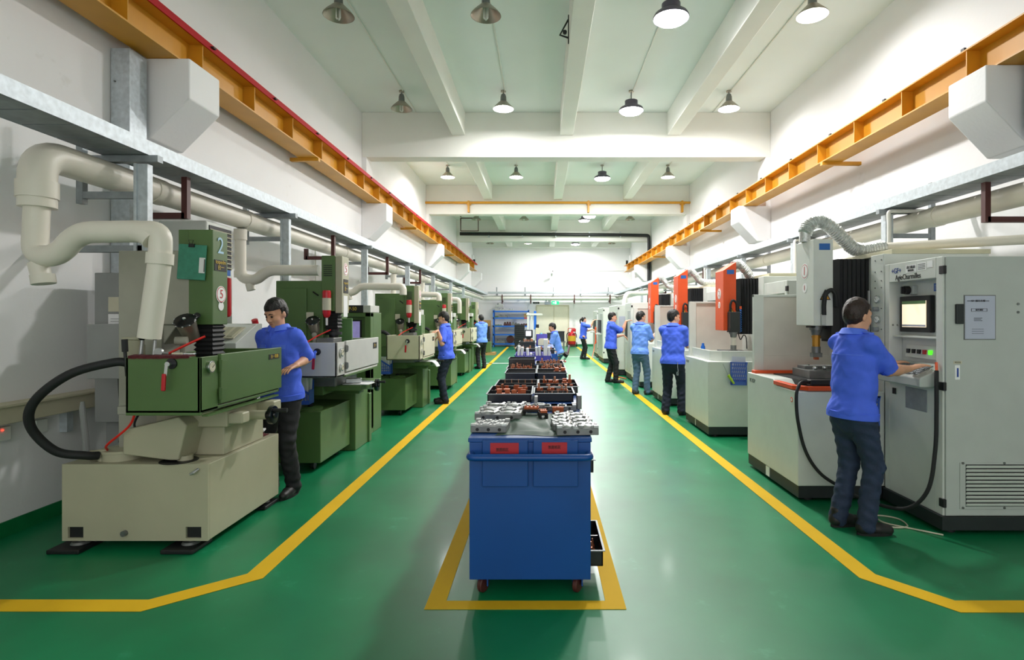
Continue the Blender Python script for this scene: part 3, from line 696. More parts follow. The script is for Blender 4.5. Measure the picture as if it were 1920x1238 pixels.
Y2, Y3, Y4, Y5, Y6 = 5.5, 8.68, 11.95, 14.9, 18.0
pedestal_machine(Y2, -2.02, 'tankgrey', 'green spark erosion machine with a light grey work tank', (.99, 1.335), 1.36, .05, brand=('5',))
pedestal_machine(Y3, -1.9, 'creamlight', 'green machine with a cream work tank, beside the worker in dark trousers by the line', (.92, 1.305), 1.15, -.09, brand=('5',))
pedestal_machine(Y4, -1.9, 'creamlight', 'fourth machine on the left, cream tank half hidden behind the standing worker', (.95, 1.3), 1.25, -.07, brand=('4',))
pedestal_machine(Y5, -1.9, 'creamlight', 'fifth machine on the left, cream tank next to the far left worker', (.93, 1.3), 1.2, -.08, ext=False, brand=('3',))
pedestal_machine(Y6, -2.0, 'green', 'last green machine on the left, beyond the far left worker', (.9, 1.3), 1.1, -.1, ext=False, brand=('2',))
coolant_tank(-3.0, -2.27, 5.73, 6.6, .61, 'green coolant tank on casters in front of the grey-tank machine')
coolant_tank(-2.95, -2.2, 9.0, 9.8, .6, 'green coolant tank below the third machine with the cream work tank')
coolant_tank(-2.9, -2.0, 12.25, 13.0, .62, 'green coolant tank behind the worker at the left yellow line')
coolant_tank(-2.9, -2.1, 15.15, 15.9, .62, 'furthest green coolant tank, beside the far left worker')
control_cabinet(7.6, -3.0, -2.33, 'green control cabinet with a purple screen behind the grey-tank machine', h=1.75)
control_cabinet(10.75, -3.05, -2.36, 'narrow view of a green control cabinet behind the third machine', h=1.74)
control_cabinet(14.0, -2.95, -2.22, 'green control cabinet beyond the fourth machine, upright screen', h=1.70)
control_cabinet(16.9, -2.75, -2.13, 'green control cabinet with a reddish screen near the far left worker', 'screendim', h=1.72)
t = thing('junction_box', 'small grey junction box on the left wall above the third machine', 'box', (LW, 9.4, 2.2))
MB().box(-3.87, -3.78, 9.3, 9.62, 2.05, 2.2).part('housing', 'greycab', t, .006, w=True)
MB().tube([(-3.83, 9.45, 2.2), (-3.83, 9.45, 2.85)], .012, 6).part('conduit', 'pvcwhite', t, w=True)

# file racks and papers
def file_rack(x, y, z, label, rz=0, w_=.24, m='bluemesh', docs=4, h=.26):
    t = thing('file_rack', label, 'file rack', (x, y, z), 'blue slotted file racks', rz)
    b = MB(); d = .16
    b.box(-w_ / 2, w_ / 2, -d / 2, d / 2, 0, .008)
    b.box(w_ / 2 - .006, w_ / 2, -d / 2, d / 2, 0, h * .55).box(-w_ / 2, w_ / 2, d / 2 - .006, d / 2, 0, h * .9)
    n = 9                                        # slotted face: slanting bars in a sloping frame
    for k in range(n):
        x0 = -w_ / 2 + w_ * k / n; hh = h * (.95 - .55 * k / n)
        b.prism([(x0, .0), (x0 + .010, .0), (x0 + .010, hh), (x0, hh)], 'y', -d / 2, -d / 2 + .006)
    b.prism([(-w_ / 2, h * .9), (-w_ / 2, h), (w_ / 2, h * .45), (w_ / 2, h * .36)], 'y', -d / 2 - .002, -d / 2 + .008)
    b.box(-w_ / 2, w_ / 2, -d / 2 - .002, -d / 2 + .008, 0, .04)
    for k in range(3): b.box(-w_ / 2, w_ / 2 - .03 * k, -d / 2, -d / 2 + .007, h * (.12 + .13 * k), h * (.15 + .13 * k))
    b.part('rack', m, t)
    for k in range(docs):
        MB().cbox((.01 * k - .01, -d / 2 + .03 + .03 * k, .145), (.2, .004, .25), rx=.06 * (k - 1), ry=.04 * (k - 1)).part('document_sleeve', 'paper' if k % 2 else 'glassclear', t)
    return t
file_rack(-2.54, 5.84, .683, 'blue slotted file rack with clear sleeves on the green coolant tank behind the worker', .1, .26, h=.27)
file_rack(-2.57, 9.06, .673, 'blue slotted file rack with clear sleeves on the coolant tank of the third machine', .05, .26, h=.3)
def paper_heap(x, y, z, label, n=4, drape=True, hand=False):
    t = thing('paper_sheets', label, 'papers', (x, y, z), 'papers lying on the machine saddles')
    for k in range(n):
        b = MB(); a = random.uniform(-.12, .12); L_ = .29; W_ = .2; rings = []
        for i in range(9):
            u = i / 8 * L_; dz = -.0012 * 0 if u < .2 or not drape else -((u - .2) * 3.2) ** 2
            p = [Vector((u - .14, -W_ / 2, dz + .002 + .003 * k)), Vector((u - .14, W_ / 2, dz + .002 + .003 * k)), Vector((u - .14, W_ / 2, dz + .004 + .003 * k)), Vector((u - .14, -W_ / 2, dz + .004 + .003 * k))]
            rings.append([Matrix.Rotation(a, 3, 'Z') @ q for q in p])
        b.rings(rings).part('sheet', 'paper', t)
    return t
paper_heap(-2.05, 6.24, .842, 'white papers on the saddle below the grey work tank', 3, False)
paper_heap(-1.9, 9.42, .842, 'white papers draped over the saddle of the third machine', 4)
paper_heap(-1.9, 12.69, .842, 'white papers draped over the saddle of the fourth machine', 4)
paper_heap(-1.9, 15.64, .842, 'white papers on the saddle in front of the far left worker', 3)
MB().cbox((-2.1, 6.24, .881), (.16, .1, .05), rz=.2).obj('steel_block', 'steel', 'bright steel block lying by the papers below the grey tank', 'block', bevel=.006)

# ------------------------------------------------------------------ the machine nearest the camera on the left
t1 = thing('spark_erosion_machine', 'nearest green and cream machine, with a big 2 on its head', 'machine', (-2.75, 4.3, 0), 'green spark erosion machines along the left wall')
bx0, bx1, by0, by1, bz0, bz1 = -3.26, -2.27, 3.8, 4.82, .065, .585
MB().box(bx0, bx1, by0 + .02, by1, bz0, bz1).part('base_tank', 'cream', t1, .004, w=True)
b = MB()
# front face with two forklift pockets
for (a, c_, lo, hi) in ((bx0, bx0 + .04, bz0, bz1), (bx0 + .145, bx1 - .15, bz0, bz1), (bx1 - .045, bx1, bz0, bz1)): b.box(a, c_, by0, by0 + .02, lo, hi)
for a in (bx0 + .04, bx1 - .15): b.box(a, a + .105, by0, by0 + .02, bz0, bz0 + .018).box(a, a + .105, by0, by0 + .02, bz0 + .095, bz1)
b.part('front_panel', 'cream', t1, w=True)
for a in (bx0 + .04, bx1 - .15): MB().box(a, a + .105, by0 + .017, by0 + .019, bz0 + .018, bz0 + .095).part('forklift_pocket', 'black', t1, w=True)
disc(MB(), (-2.83, by0, .12), .02, '-y', .025, 8).part('drain_plug', 'steeldark', t1, w=True)
MB().tube([(-2.33, by0 - .005, .555), (-2.35, by0 - .03, .535), (-2.37, by0 - .035, .525)], [.01, .012, .008], 8).part('eye_hook', 'steel', t1, w=True)
for (x, y) in ((-3.18, 3.86), (-2.42, 3.86), (-2.36, 4.72), (-3.1, 4.72)):
    f = MB().box(x - .13, x + .09, y - .13, y + .1, 0, .03).part('levelling_pad', 'black', t1, .008, w=True)
    MB().cyl((x, y, .03), (x, y, .045), .06, .05, 16).cyl((x, y, .045), (x, y, .08), .018, n=10).part('levelling_screw', 'steeldark', f, w=True)
# saddle castings
MB().box(-2.95, -2.3, 4.05, 4.62, bz1, .80).part('column_base', 'cream', t1, .012, w=True)
MB().box(-2.75, -2.24, 3.98, 4.56, .80, .92).box(-2.5, -2.14, 4.0, 4.1, .82, .90).box(-2.5, -2.12, 4.42, 4.55, .82, .92).part('saddle', 'cream', t1, .012, w=True)
MB().prism([(-2.88, .64), (-2.88, .81), (-2.78, .83), (-2.5, .9), (-2.44, .84), (-2.5, .6), (-2.56, .6)], 'y', 3.84, 4.06).part('drain_hopper', 'cream', t1, .012, w=True)
MB().cyl((-2.5, 3.92, bz1), (-2.5, 3.92, .62), .05, n=18).part('drain_spout', 'cream', t1, w=True)
MB().lathe([(.12, 0), (.12, .003), (.001, .0031)], (-2.53, 3.9, bz1), 24).part('drain_hole', 'black', t1, w=True)
handwheel(t1, (-2.06, 4.27, .84), .068, .12)
MB().cyl((-2.24, 4.27, .84), (-2.1, 4.27, .84), .035, n=16).part('screw_boss', 'cream', t1, w=True)
MB().box(-2.85, -2.3, 3.75, 4.55, .93, .985).part('table', 'greybeige', t1, .006, w=True)
# pump with lid on the base
p = MB().lathe([(.13, 0), (.13, .05), (.135, .052), (.135, .07), (.001, .072)], (-2.98, 3.98, bz1), 30).part('pump_lid', 'cream', t1, w=True)
MB().cyl((-2.95, 3.97, bz1 + .07), (-2.95, 3.97, bz1 + .11), .012, n=10).part('gauge_stem', 'steel', p, w=True)
gauge(t1, (-2.89, 3.95, bz1 + .16), .036, '-y', facecol='spindlegold')
MB().cyl((-2.89, 3.96, bz1 + .07), (-2.89, 3.96, bz1 + .14), .01, n=8).part('gauge_pipe', 'steel', t1, w=True)
# green work tank
tx0, tx1, ty0, ty1, tz0, tz1 = -2.68, -2.2, 3.6, 4.68, .965, 1.325
b = MB()
b.box(tx0, tx1, ty0, ty0 + .02, tz0 - .015, tz1).box(tx0, tx0 + .02, ty0, ty1, tz0, tz1).box(tx0, tx1, ty1 - .02, ty1, tz0, tz1).box(tx0, tx1, ty0, ty1, tz0, tz0 + .02).box(tx1 - .02, tx1, ty0, ty0 + .2, tz0, tz1)
b.part('tank', 'green', t1, .004, w=True)
d = MB().box(tx1 - .016, tx1 + .012, ty0 + .215, ty1 + .02, tz0 + .03, tz1 + .008).part('tank_door', 'green', t1, .005, w=True)
MB().box(tx1 + .012, tx1 + .016, ty1 - .2, ty1 - .03, tz1 - .08, tz1 - .04).part('door_plate', 'ink', d, w=True)
text('台一精機', (tx1 + .018, ty1 - .115, tz1 - .06), .032, 'gold', d, '+x')
MB().box(tx1 - .02, tx1 + .02, ty0 + .05, ty1 - .05, tz0 - .03, tz0 - .018).part('drip_rail', 'green', t1, w=True)
for z in (tz0 + .1, tz1 - .07): MB().cyl((tx1 + .012, ty0 + .208, z - .04), (tx1 + .012, ty0 + .208, z + .04), .013, n=10).box(tx1, tx1 + .016, ty0 + .21, ty0 + .28, z - .03, z + .03).part('hinge', 'green', t1, w=True)
gauge(t1, (tx1, ty0 + .1, tz1 - .07), .04, '+x')
valve(t1, (-2.38, ty0, tz1 - .04))
# body, arm, head
MB().box(-3.03, -2.72, 4.0, 4.5, bz1, 2.06).box(-2.74, -2.52, 4.0, 4.4, 1.53, 2.06).prism([(-2.74, 1.53), (-2.62, 1.53), (-2.74, 1.36)], 'y', 4.02, 4.4).part('column', 'greybeige', t1, .008, w=True)
h = MB().box(-2.53, -2.355, 4.0, 4.19, 1.53, 2.21).box(-2.64, -2.5, 4.06, 4.3, 1.85, 2.22).part('head', 'green', t1, .006, w=True)
xs = -2.352
text('2', (xs, 4.095, 2.1), .17, 'numblue', h, '+x')
MB().box(xs - .003, xs, 4.02, 4.17, 1.92, 2.0).part('maker_plate', 'ink', h, w=True)
text('topedm', (xs + .002, 4.095, 1.985), .042, 'gold', h, '+x'); text('台一', (xs + .002, 4.095, 1.945), .042, 'gold', h, '+x')
disc(MB(), (xs - .002, 4.1, 1.75), .062, '+x', .003, 28).part('number_plate', 'sticker', h, w=True)
disc(MB(), (xs + .001, 4.1, 1.75), .056, '+x', .0012, 28).part('number_ring', 'inkred', h, w=True)
disc(MB(), (xs + .0016, 4.1, 1.75), .051, '+x', .0012, 28).part('number_field', 'sticker', h, w=True)
text('5', (xs + .004, 4.1, 1.75), .09, 'inkred', h, '+x')
disc(MB(), (xs - .002, 4.1, 1.665), .033, '+x', .003, 22).part('round_sticker', 'sticker', h, w=True)
bellows(t1, -2.435, 4.1, 1.27, 1.53, .07, .08, 8)
MB().cyl((-2.435, 4.1, 1.1), (-2.435, 4.1, 1.28), .05, n=14).part('electrode_holder', 'black', t1, w=True)
MB().box(-2.5, -2.47, 3.97, 4.0, 1.55, 1.6).cyl((-2.455, 3.96, 1.585), (-2.43, 3.95, 1.6), .02, n=10).part('clamp_handle', 'black', t1, w=True)
worklight(t1, (-2.475, 3.88, 1.555))
MB().cyl((-2.5, 3.9, 1.3), (-2.5, 3.89, 1.4), .018, n=12).cyl((-2.53, 3.86, 1.42), (-2.46, 3.88, 1.42), .03, n=14).box(-2.53, -2.47, 3.86, 3.94, 1.3, 1.33).part('lamp_stand', 'greybeige', t1, w=True)
MB().lathe([(.055, 0), (.055, .13), (.068, .135), (.068, .15), (.001, .152)], (-2.74, 3.76, 1.3), 20).box(-2.7, -2.68, 3.74, 3.78, 1.2, 1.4).part('oil_cup', 'cream', t1, w=True)
for (x, y) in ((-2.655, 3.7), (-2.575, 3.71)): knob_lever(t1, (x, y, tz1), .11)
MB().tube([(-2.7, 3.64, 1.2), (-2.705, 3.63, 1.36)], .01, 8).tube([(-2.705, 3.63, 1.36), (-2.705, 3.625, 1.44)], .018, 10).part('long_lever', 'black', t1, w=True)
MB().tube([(-2.53, 3.78, 1.335), (-2.44, 3.86, 1.4), (-2.36, 3.92, 1.45)], .008, 8).part('flush_hose', 'hosered', t1, w=True)
e = MB().lathe([(.001, 0), (.03, .01), (.035, .03), (.035, .3), (.001, .31)], (-2.405, 4.26, 1.58), 16).part('fire_extinguisher', 'redplastic', t1, w=True)
# drain hose and cables
MB().tube(spline([(-2.70, 3.66, 1.285), (-2.78, 3.62, 1.29), (-3.0, 3.55, 1.22), (-3.22, 3.55, 1.05), (-3.29, 3.6, .88), (-3.22, 3.7, .7), (-3.1, 3.8, .645), (-3.06, 3.86, .63)], 8), .028, 14).part('drain_hose', 'rubber', t1, w=True)
MB().tube([(-3.12, 3.86, .63), (-3.03, 3.92, .63)], .034, 14).cyl((-3.06, 3.9, bz1), (-3.06, 3.9, .66), .032, n=14).part('hose_fitting', 'cream', t1, w=True)
for k, pts in enumerate(([(-2.95, 4.2, 1.05), (-2.92, 4.05, .9), (-2.94, 3.97, .67)], [(-3.0, 4.3, 1.1), (-2.97, 4.1, .85), (-2.96, 3.98, .67)], [(-2.85, 4.0, .95), (-2.84, 3.9, .82), (-2.75, 3.98, .73)])):
    MB().tube(spline(pts, 8), .008, 6).part('cable', 'rubber', t1, w=True)
MB().tube(spline([(-2.74, 3.78, .98), (-2.8, 3.8, .85), (-2.95, 3.8, .72), (-3.03, 3.9, .66)], 8), .008, 8).part('red_cable', 'hosered', t1, w=True)
# things lying on the tank rim and base of that machine
cl = MB(); rings = []
random.seed(3)
for i in range(28):
    x = tx0 + .02 + i * .0145; rr = []
    for (dy, dz) in ((0, -.012), (0, .006), (.04, .012), (.072, .007), (.072, .001), (.003, .001)):
        rr.append((x, 3.593 + dy + random.uniform(-.002, .002), tz1 + dz + .002 + random.uniform(0, .004)))
    rings.append(rr)
cl.rings(rings).obj('rag', 'cloth', 'dark red rag lying along the front rim of the nearest green tank', 'cloth')
r_ = MB(); rings = []
for i in range(14):
    a = i / 13
    rings.append([(-2.45 + .12 * a, 4.64 + q * .13, bz1 + (.002 if q in (0, 1) and e_ == 0 else .02 + .02 * math.sin(a * 7 + q * 5))) for q, e_ in ((0, 0), (1, 0), (1, 1), (.5, 1), (0, 1))])
r_.rings(rings).obj('rag', 'cloth', 'dark red rag on the far end of the cream machine base', 'cloth')
MB().cbox((-2.4, 4.69, bz1 + .052), (.14, .1, .016), rz=.3).obj('folded_paper', 'paper', 'white folded paper on the rag at the end of the cream base', 'paper', bevel=.004)
MB().cyl((-2.5, 3.66, tz1 + .03), (-2.5, 3.64, tz1 + .03), .028, n=18).tube([(-2.5, 3.65, tz1 + .03), (-2.44, 3.65, tz1 + .022)], .006, 8).obj('hand_mirror', 'steel', 'small round metal tool lying on the red rag', 'tool')
MB().cbox((-2.3, 3.65, tz1 + .02), (.07, .02, .014), rz=.1).cbox((-2.31, 3.68, tz1 + .018), (.06, .02, .012), rz=.5).obj('clamp', 'chrome', 'small bright clamp lying on the tank rim below the bellows', 'tool', bevel=.003)
MB().cyl((-2.42, 3.66, tz1 + .018), (-2.36, 3.67, tz1 + .018), .009, n=10).obj('screwdriver', 'plaque', 'short pale tool lying by the bright clamp on the tank rim', 'tool')
# clipboard with papers hanging on the head
t = thing('clipboard', 'green clipboard with paper hanging on the nearest machine head', 'clipboard', (-2.47, 3.99, 1.85))
m_ = Matrix.Translation((-2.478, 3.985, 1.98)) @ Euler((0, .06, 0)).to_matrix().to_4x4()
MB().box(-.115, .085, -.004, .004, -.13, .12, m_).part('board', 'clipgreen', t, .003, w=True)
MB().box(-.04, .0, -.012, 0, .1, .125, m_).tube([m_ @ Vector((-.03, -.008, .12)), m_ @ Vector((-.045, -.008, .15)), m_ @ Vector((-.01, -.008, .15)), m_ @ Vector((-.02, -.008, .12))], .002, 5).part('clip', 'black', t, w=True)
MB().box(.04, .082, -.009, -.005, -.08, .03, m_).part('note_pad', 'paper', t, .002, w=True)
MB().box(.076, .084, -.012, -.008, -.07, .02, m_).part('pad_clip', 'steeldark', t, w=True)

# electrical cabinets between that machine and the wall
t = thing('electrical_cabinet', 'grey wall-side electrical cabinet with two notices, behind the nearest machine', 'cabinet', (-3.4, 4.75, 0))
MB().box(-3.68, -3.12, 4.6, 5.0, .72, 1.95).part('housing', 'greycab', t, .006, w=True)
MB().box(-3.66, -3.3, 4.7, 4.95, 0, .72).part('stand', 'greycab', t, w=True)
MB().box(-3.56, -3.34, 4.592, 4.6, 1.63, 1.75).part('metal_notice', 'plaque', t, w=True)
n = MB().box(-3.56, -3.34, 4.592, 4.6, 1.43, 1.61).part('paper_notice', 'paper', t, w=True)
b = MB()
for k in range(6): b.box(-3.54, -3.4 + .02 * (k % 3), 4.59, 4.592, 1.57 - .022 * k, 1.573 - .022 * k)
b.part('printed_lines', 'ink', n, w=True)['kind'] = 'stuff'
f = MB().box(-3.5, -3.25, 4.65, 4.85, 1.95, 2.06).part('fan_box', 'cream', t, .004, w=True)
b = MB()
for k in range(4): b.box(-3.48 + .06 * k, -3.44 + .06 * k, 4.646, 4.65, 1.965, 2.0).box(-3.48 + .06 * k, -3.44 + .06 * k, 4.646, 4.65, 2.01, 2.045)
b.part('fan_grille', 'black', f, w=True)
t = thing('switch_box', 'grey switch box hung low in front of the wall-side cabinet', 'box', (-3.3, 4.35, 1.1))
MB().box(-3.5, -3.2, 4.3, 4.585, 1.11, 1.53).part('housing', 'greycab', t, .006, w=True)
for k, pts in enumerate(([(-3.36, 4.45, 1.11), (-3.33, 4.42, .95), (-3.3, 4.42, .75), (-3.32, 4.4, .6)], [(-3.3, 4.45, 1.11), (-3.27, 4.42, .98), (-3.2, 4.42, 1.03), (-3.13, 4.45, 1.2)])):
    MB().tube(spline(pts, 8), .012, 8).part('cable', 'rubber', t, w=True)
# air conditioner and operator console behind it
t = thing('air_conditioner', 'tall cream air conditioner with black louvres behind the nearest green head', 'air conditioner', (-3.53, 5.75, 0))
MB().box(-3.78, -3.3, 5.5, 5.97, .55, 2.54).part('housing', 'palewhite', t, .02, w=True)
MB().box(-3.72, -3.36, 5.56, 5.91, 0, .55).part('plinth', 'greycab', t, w=True)
MB().box(-3.305, -3.292, 5.54, 5.93, 2.08, 2.5).part('outlet', 'black', t, w=True)
for k in range(9): MB().cbox((-3.288, 5.735, 2.1 + .045 * k), (.022, .38, .007), ry=.5).part('louvre', 'plaque', t, w=True)
for (z, m_) in ((2.02, 'stickerblue'), (1.92, 'sticker'), (1.85, 'stickerblue')): MB().box(-3.302, -3.296, 5.8, 5.92, z, z + .06).part('energy_sticker', m_, t, w=True)
t = thing('operator_console', 'grey operator console with a red stop button beside the nearest machine', 'console', (-3.05, 5.5, 0))
MB().box(-3.22, -2.9, 5.3, 5.7, 0, 1.24).part('housing', 'lightgreen', t, .01, w=True)
MB().prism([(5.26, 1.24), (5.76, 1.24), (5.76, 1.52), (5.66, 1.52), (5.26, 1.34)], 'x', -3.24, -2.88).part('desk', 'palewhite', t, .008, w=True)
MB().cbox((-3.06, 5.42, 1.435), (.26, .24, .012), rx=.42).part('key_panel', 'plaque', t, w=True)
for k in range(3): MB().cbox((-3.14 + .08 * k, 5.42, 1.443), (.05, .2, .01), rx=.42).part('key_row', 'cream', t, w=True)
MB().cyl((-2.92, 5.7, 1.52), (-2.92, 5.68, 1.56), .03, n=16).part('stop_button', 'redplastic', t, w=True)
# trunking on the left wall
t = thing('wall_trunking', 'beige cable trunking with sockets below, low on the left wall', 'trunking', (-3.8, 2, .85))
MB().box(LW, -3.76, FR, 5.4, .83, .955).part('trunking', 'trunking', t, .006, w=True)
MB().box(LW, -3.73, FR, 5.4, .955, .97).part('lid', 'trunking', t, w=True)
for y in (3.95, 4.25): MB().box(LW, -3.84, y, y + .1, .7, .8).part('socket', 'palewhite', t, .004, w=True)
for y in (4.5, 5.0): MB().box(LW, -3.82, y, y + .06, .66, .83).part('bracket', 'galv', t, w=True)
MB().ball((-3.835, 3.98, .78), .006, 8).part('pilot_light', 'led', t, w=True)
t = thing('wall_plate', 'old blank plate on the stained left wall near the floor', 'plate', (LW, 3.85, .5))
MB().box(LW, -3.865, 3.72, 3.98, .46, .6).part('plate', 'wall', t, .003, w=True)
for y in (3.75, 3.95): MB().ball((-3.864, y, .49), .006, 6).part('screw', 'steeldark', t, w=True)
MB().tube([(-3.45, 4.2, .95), (-3.45, 4.2, .9), (-3.42, 4.2, .6), (-3.4, 4.2, .02)], [.012, .02, .022, .022], 10).obj('flexible_conduit', 'greycab', 'grey flexible conduit standing beside the black drain hose', 'conduit')
# ------------------------------------------------------------------ right row: pale die-sinking machines
def die_sinker(y0, label, headmat, top, bottom, num, first=False):
    XA, XC = 2.19, 3.05
    t = thing('die_sinking_machine', label, 'machine', (2.6, y0 + .6, 0), 'pale die sinking machines along the right wall')
    L_ = 1.18
    pl = MB().box(XA + .01, 3.83, y0 + .01, y0 + L_, .03, .135).part('plinth', 'plinth', t, .003, w=True)
    for x in (XA + .12, XC, 3.8):
        for y in (y0 + .1, y0 + L_ - .1): MB().cyl((x, y, 0), (x, y, .05), .045, n=14).part('foot', 'black', t, w=True)
    if first: MB().box(XA + .004, XA + .012, y0 + .62, y0 + .7, .04, .13).part('warning_tag', 'sticker', pl, w=True)
    else: MB().box(XA + .004, XA + .012, y0 + .62, y0 + .65, .04, .13).part('warning_tag', 'palegrey', pl, w=True)
    zn = .945 if first else 1.0
    MB().prism([(y0, .135), (y0 + L_, .135), (y0 + L_, 1.0), (y0 + .52, 1.0), (y0 + .44, zn), (y0, zn)] if first else [(y0, .135), (y0 + L_, .135), (y0 + L_, 1.0), (y0, 1.0)], 'x', XA, 2.96).part('tank_body', 'palewhite', t, .008, w=True)
    text('FO 35 P', (XA - .001, y0 + L_ - .14, .925), .055, 'ink', t, '-x', sx=.8)
    if first:
        disc(MB(), (XA, y0 + .12, .86), .022, '-x', .002, 20).part('ring_sticker', 'orange', t, w=True)
        disc(MB(), (XA - .002, y0 + .12, .86), .014, '-x', .001, 20).part('ring_centre', 'sticker', t, w=True)
        # orange lowered tray rim with cut corners
        o = [(XA - .005, y0 + .5), (XA - .005, y0 + .1), (XA + .09, y0 - .005), (2.75, y0 - .005), (2.84, y0 + .08), (2.84, y0 + .5)]
        i_ = [(2.79, y0 + .5), (2.79, y0 + .1), (2.72, y0 + .04), (XA + .11, y0 + .04), (XA + .05, y0 + .12), (XA + .05, y0 + .5)]
        b = MB(); n = len(o)
        b.rings([[(p[0], p[1], .952), (p[0], p[1], .988), (q[0], q[1], .99), (q[0], q[1], .952)] for p, q in zip(o, i_[::-1])])
        b.part('tray_rim', 'orange', t, .004, w=True)
        MB().box(XA + .02, 2.8, y0 + .02, y0 + 1.1, .945, .953).part('tray_floor', 'steeldark', t, w=True)
        MB().box(XA + .02, 2.9, y0 + 1.02, y0 + 1.12, 1.0, 1.03).part('tray_rim_far', 'orange', t, .004, w=True)
        MB().box(XA + .18, 2.9, y0 + .35, y0 + .95, .953, 1.01).part('work_table', 'black', t, .004, w=True)
        MB().box(XA + .3, 2.88, y0 + .42, y0 + .78, 1.01, 1.085).box(XA + .34, 2.84, y0 + .6, y0 + .76, 1.085, 1.115).part('magnetic_chuck', 'steeldark', t, .004, w=True)
        b = MB()
        for (x, y) in ((2.58, y0 + .5), (2.68, y0 + .52), (2.6, y0 + .68)): b.ball((x, y, 1.105), .022, 10)
        b.part('clamp_balls', 'chrome', t, w=True)['kind'] = 'stuff'
    else:
        o = [(XA + .08, y0 + 1.1), (XA + .08, y0 + .2), (XA + .2, y0 + .06), (2.95, y0 + .06)]
        b = MB(); z0, z1 = 1.0, 1.135
        inn = [(p[0] + .02, p[1] + (.02 if k else 0)) for k, p in enumerate(o)]
        b.rings([[(p[0], p[1], z0), (p[0], p[1], z1), (q[0], q[1], z1), (q[0], q[1], z0)] for p, q in zip(o, inn)])
        b.part('basin_rim', 'palewhite', t, .004, w=True)
        MB().box(XA + .25, 2.9, y0 + .3, y0 + .95, 1.0, 1.06).part('work_table', 'black', t, .004, w=True)
        MB().box(XA + .35, 2.85, y0 + .4, y0 + .75, 1.06, 1.12).part('workpiece', 'steeldark', t, .004, w=True)
    # far splash wall with its aisle post
    MB().box(XA + .14, XC, y0 + L_ - .035, y0 + L_, 1.0, 1.81).part('splash_wall', 'palebeige', t, w=True)
    MB().box(XA + .05, XA + .15, y0 + L_ - .06, y0 + L_, 1.0, 1.825).box(XA + .05, XC, y0 + L_ - .05, y0 + L_ + .002, 1.8, 1.825).part('splash_post', 'palewhite', t, .004, w=True)
    if first: MB().box(XA + .15, XC, y0 + L_ - .05, y0 + L_ - .036, 1.0, 1.18).part('splash_step', 'palebeige', t, w=True)
    # column block with gauge strip
    MB().box(XC, 3.83, y0 + .19, y0 + L_, .135, 2.14).box(2.925, 3.83, y0, y0 + .19, .135, 2.13).part('column', 'palewhite', t, .006, w=True)
    MB().box(3.0, 3.85, y0 + .005, y0 + .9, 2.13, 2.17).part('top_cover', 'creamlight', t, .004, w=True)
    if first:
        for k, z in enumerate((1.74, 1.565, 1.385)):
            gauge(t, (2.925, y0 + .075, z), .034, '-x', facecol='sticker' if k < 2 else 'spindlegold')
            MB().cyl((2.925, y0 + .08, z - .085), (2.88, y0 + .08, z - .085), .02, n=14).part('regulator_knob', 'galvdark', t, .003, w=True)
        MB().tube([(2.9, y0 + .17, 1.1), (2.9, y0 + .17, 1.82)], .014, 10).part('sight_tube', 'steeldark', t, w=True)
        b = MB()
        for z in (2.08, 1.98, 1.9, 1.84, 1.66, 1.48, 1.3):
            for y in (.03, .12): disc(b, (2.925, y0 + y, z), .006, '-x', .004, 8)
        b.part('panel_screws', 'steeldark', t, w=True)['kind'] = 'stuff'
    # guide cover between column and head
    yh = y0 + .4
    b = MB(); pts = []
    n = 14
    for k in range(n + 1): pts.append((2.76 + (XC - 2.76) * k / n, yh + .03 + (.018 if k % 2 else 0)))
    poly = pts + [(XC, yh + .34), (2.76, yh + .34)]
    b.prism(poly, 'z', 1.35, 2.13); b.part('way_cover', 'rubber', t, w=True, smooth=0)
    MB().box(2.69, 2.77, yh + .01, yh + .33, 1.38, 2.12).part('guide_plate', 'black', t, .004, w=True)
    # head
    sl = 0 if headmat == 'palewhite' else .12
    h = MB().prism([(2.52, bottom), (2.70, bottom), (2.70, top), (2.52, top - sl)], 'y', yh, yh + .36).part('head', headmat, t, .006, w=True)
    MB().box(2.57, 2.67, yh - .003, yh, top - .1 - sl * .6, top - .04 - sl * .6).part('type_sticker', 'stickerblue', h, w=True)
    disc(MB(), (2.52, yh + .18, bottom + .52), .075, '-x', .002, 30).part('number_plate', 'sticker', h, w=True)
    disc(MB(), (2.5185, yh + .18, bottom + .52), .066, '-x', .001, 30).part('number_ring', 'inkred', h, w=True)
    disc(MB(), (2.5175, yh + .18, bottom + .52), .06, '-x', .001, 30).part('number_field', 'sticker', h, w=True)
    text(num, (2.516, yh + .18, bottom + .52), .12, 'inkred', h, '-x')
    disc(MB(), (2.52, yh + .18, bottom + .36), .045, '-x', .002, 26).part('number_plate', 'sticker', h, w=True)
    text(num, (2.516, yh + .18, bottom + .36), .065, 'inkred', h, '-x')
    zt = bottom + .24
    MB().prism([(2.575, zt), (2.675, zt), (2.625, zt + .1)], 'y', yh - .003, yh).part('warning_sign', 'ink', h, w=True)
    MB().prism([(2.588, zt + .008), (2.662, zt + .008), (2.625, zt + .083)], 'y', yh - .005, yh - .003).part('sign_face', 'signyellow', h, w=True)
    MB().prism([(2.632, zt + .06), (2.612, zt + .036), (2.622, zt + .036), (2.618, zt + .014), (2.638, zt + .04), (2.628, zt + .04)], 'y', yh - .0065, yh - .005).part('lightning_mark', 'ink', h, w=True)
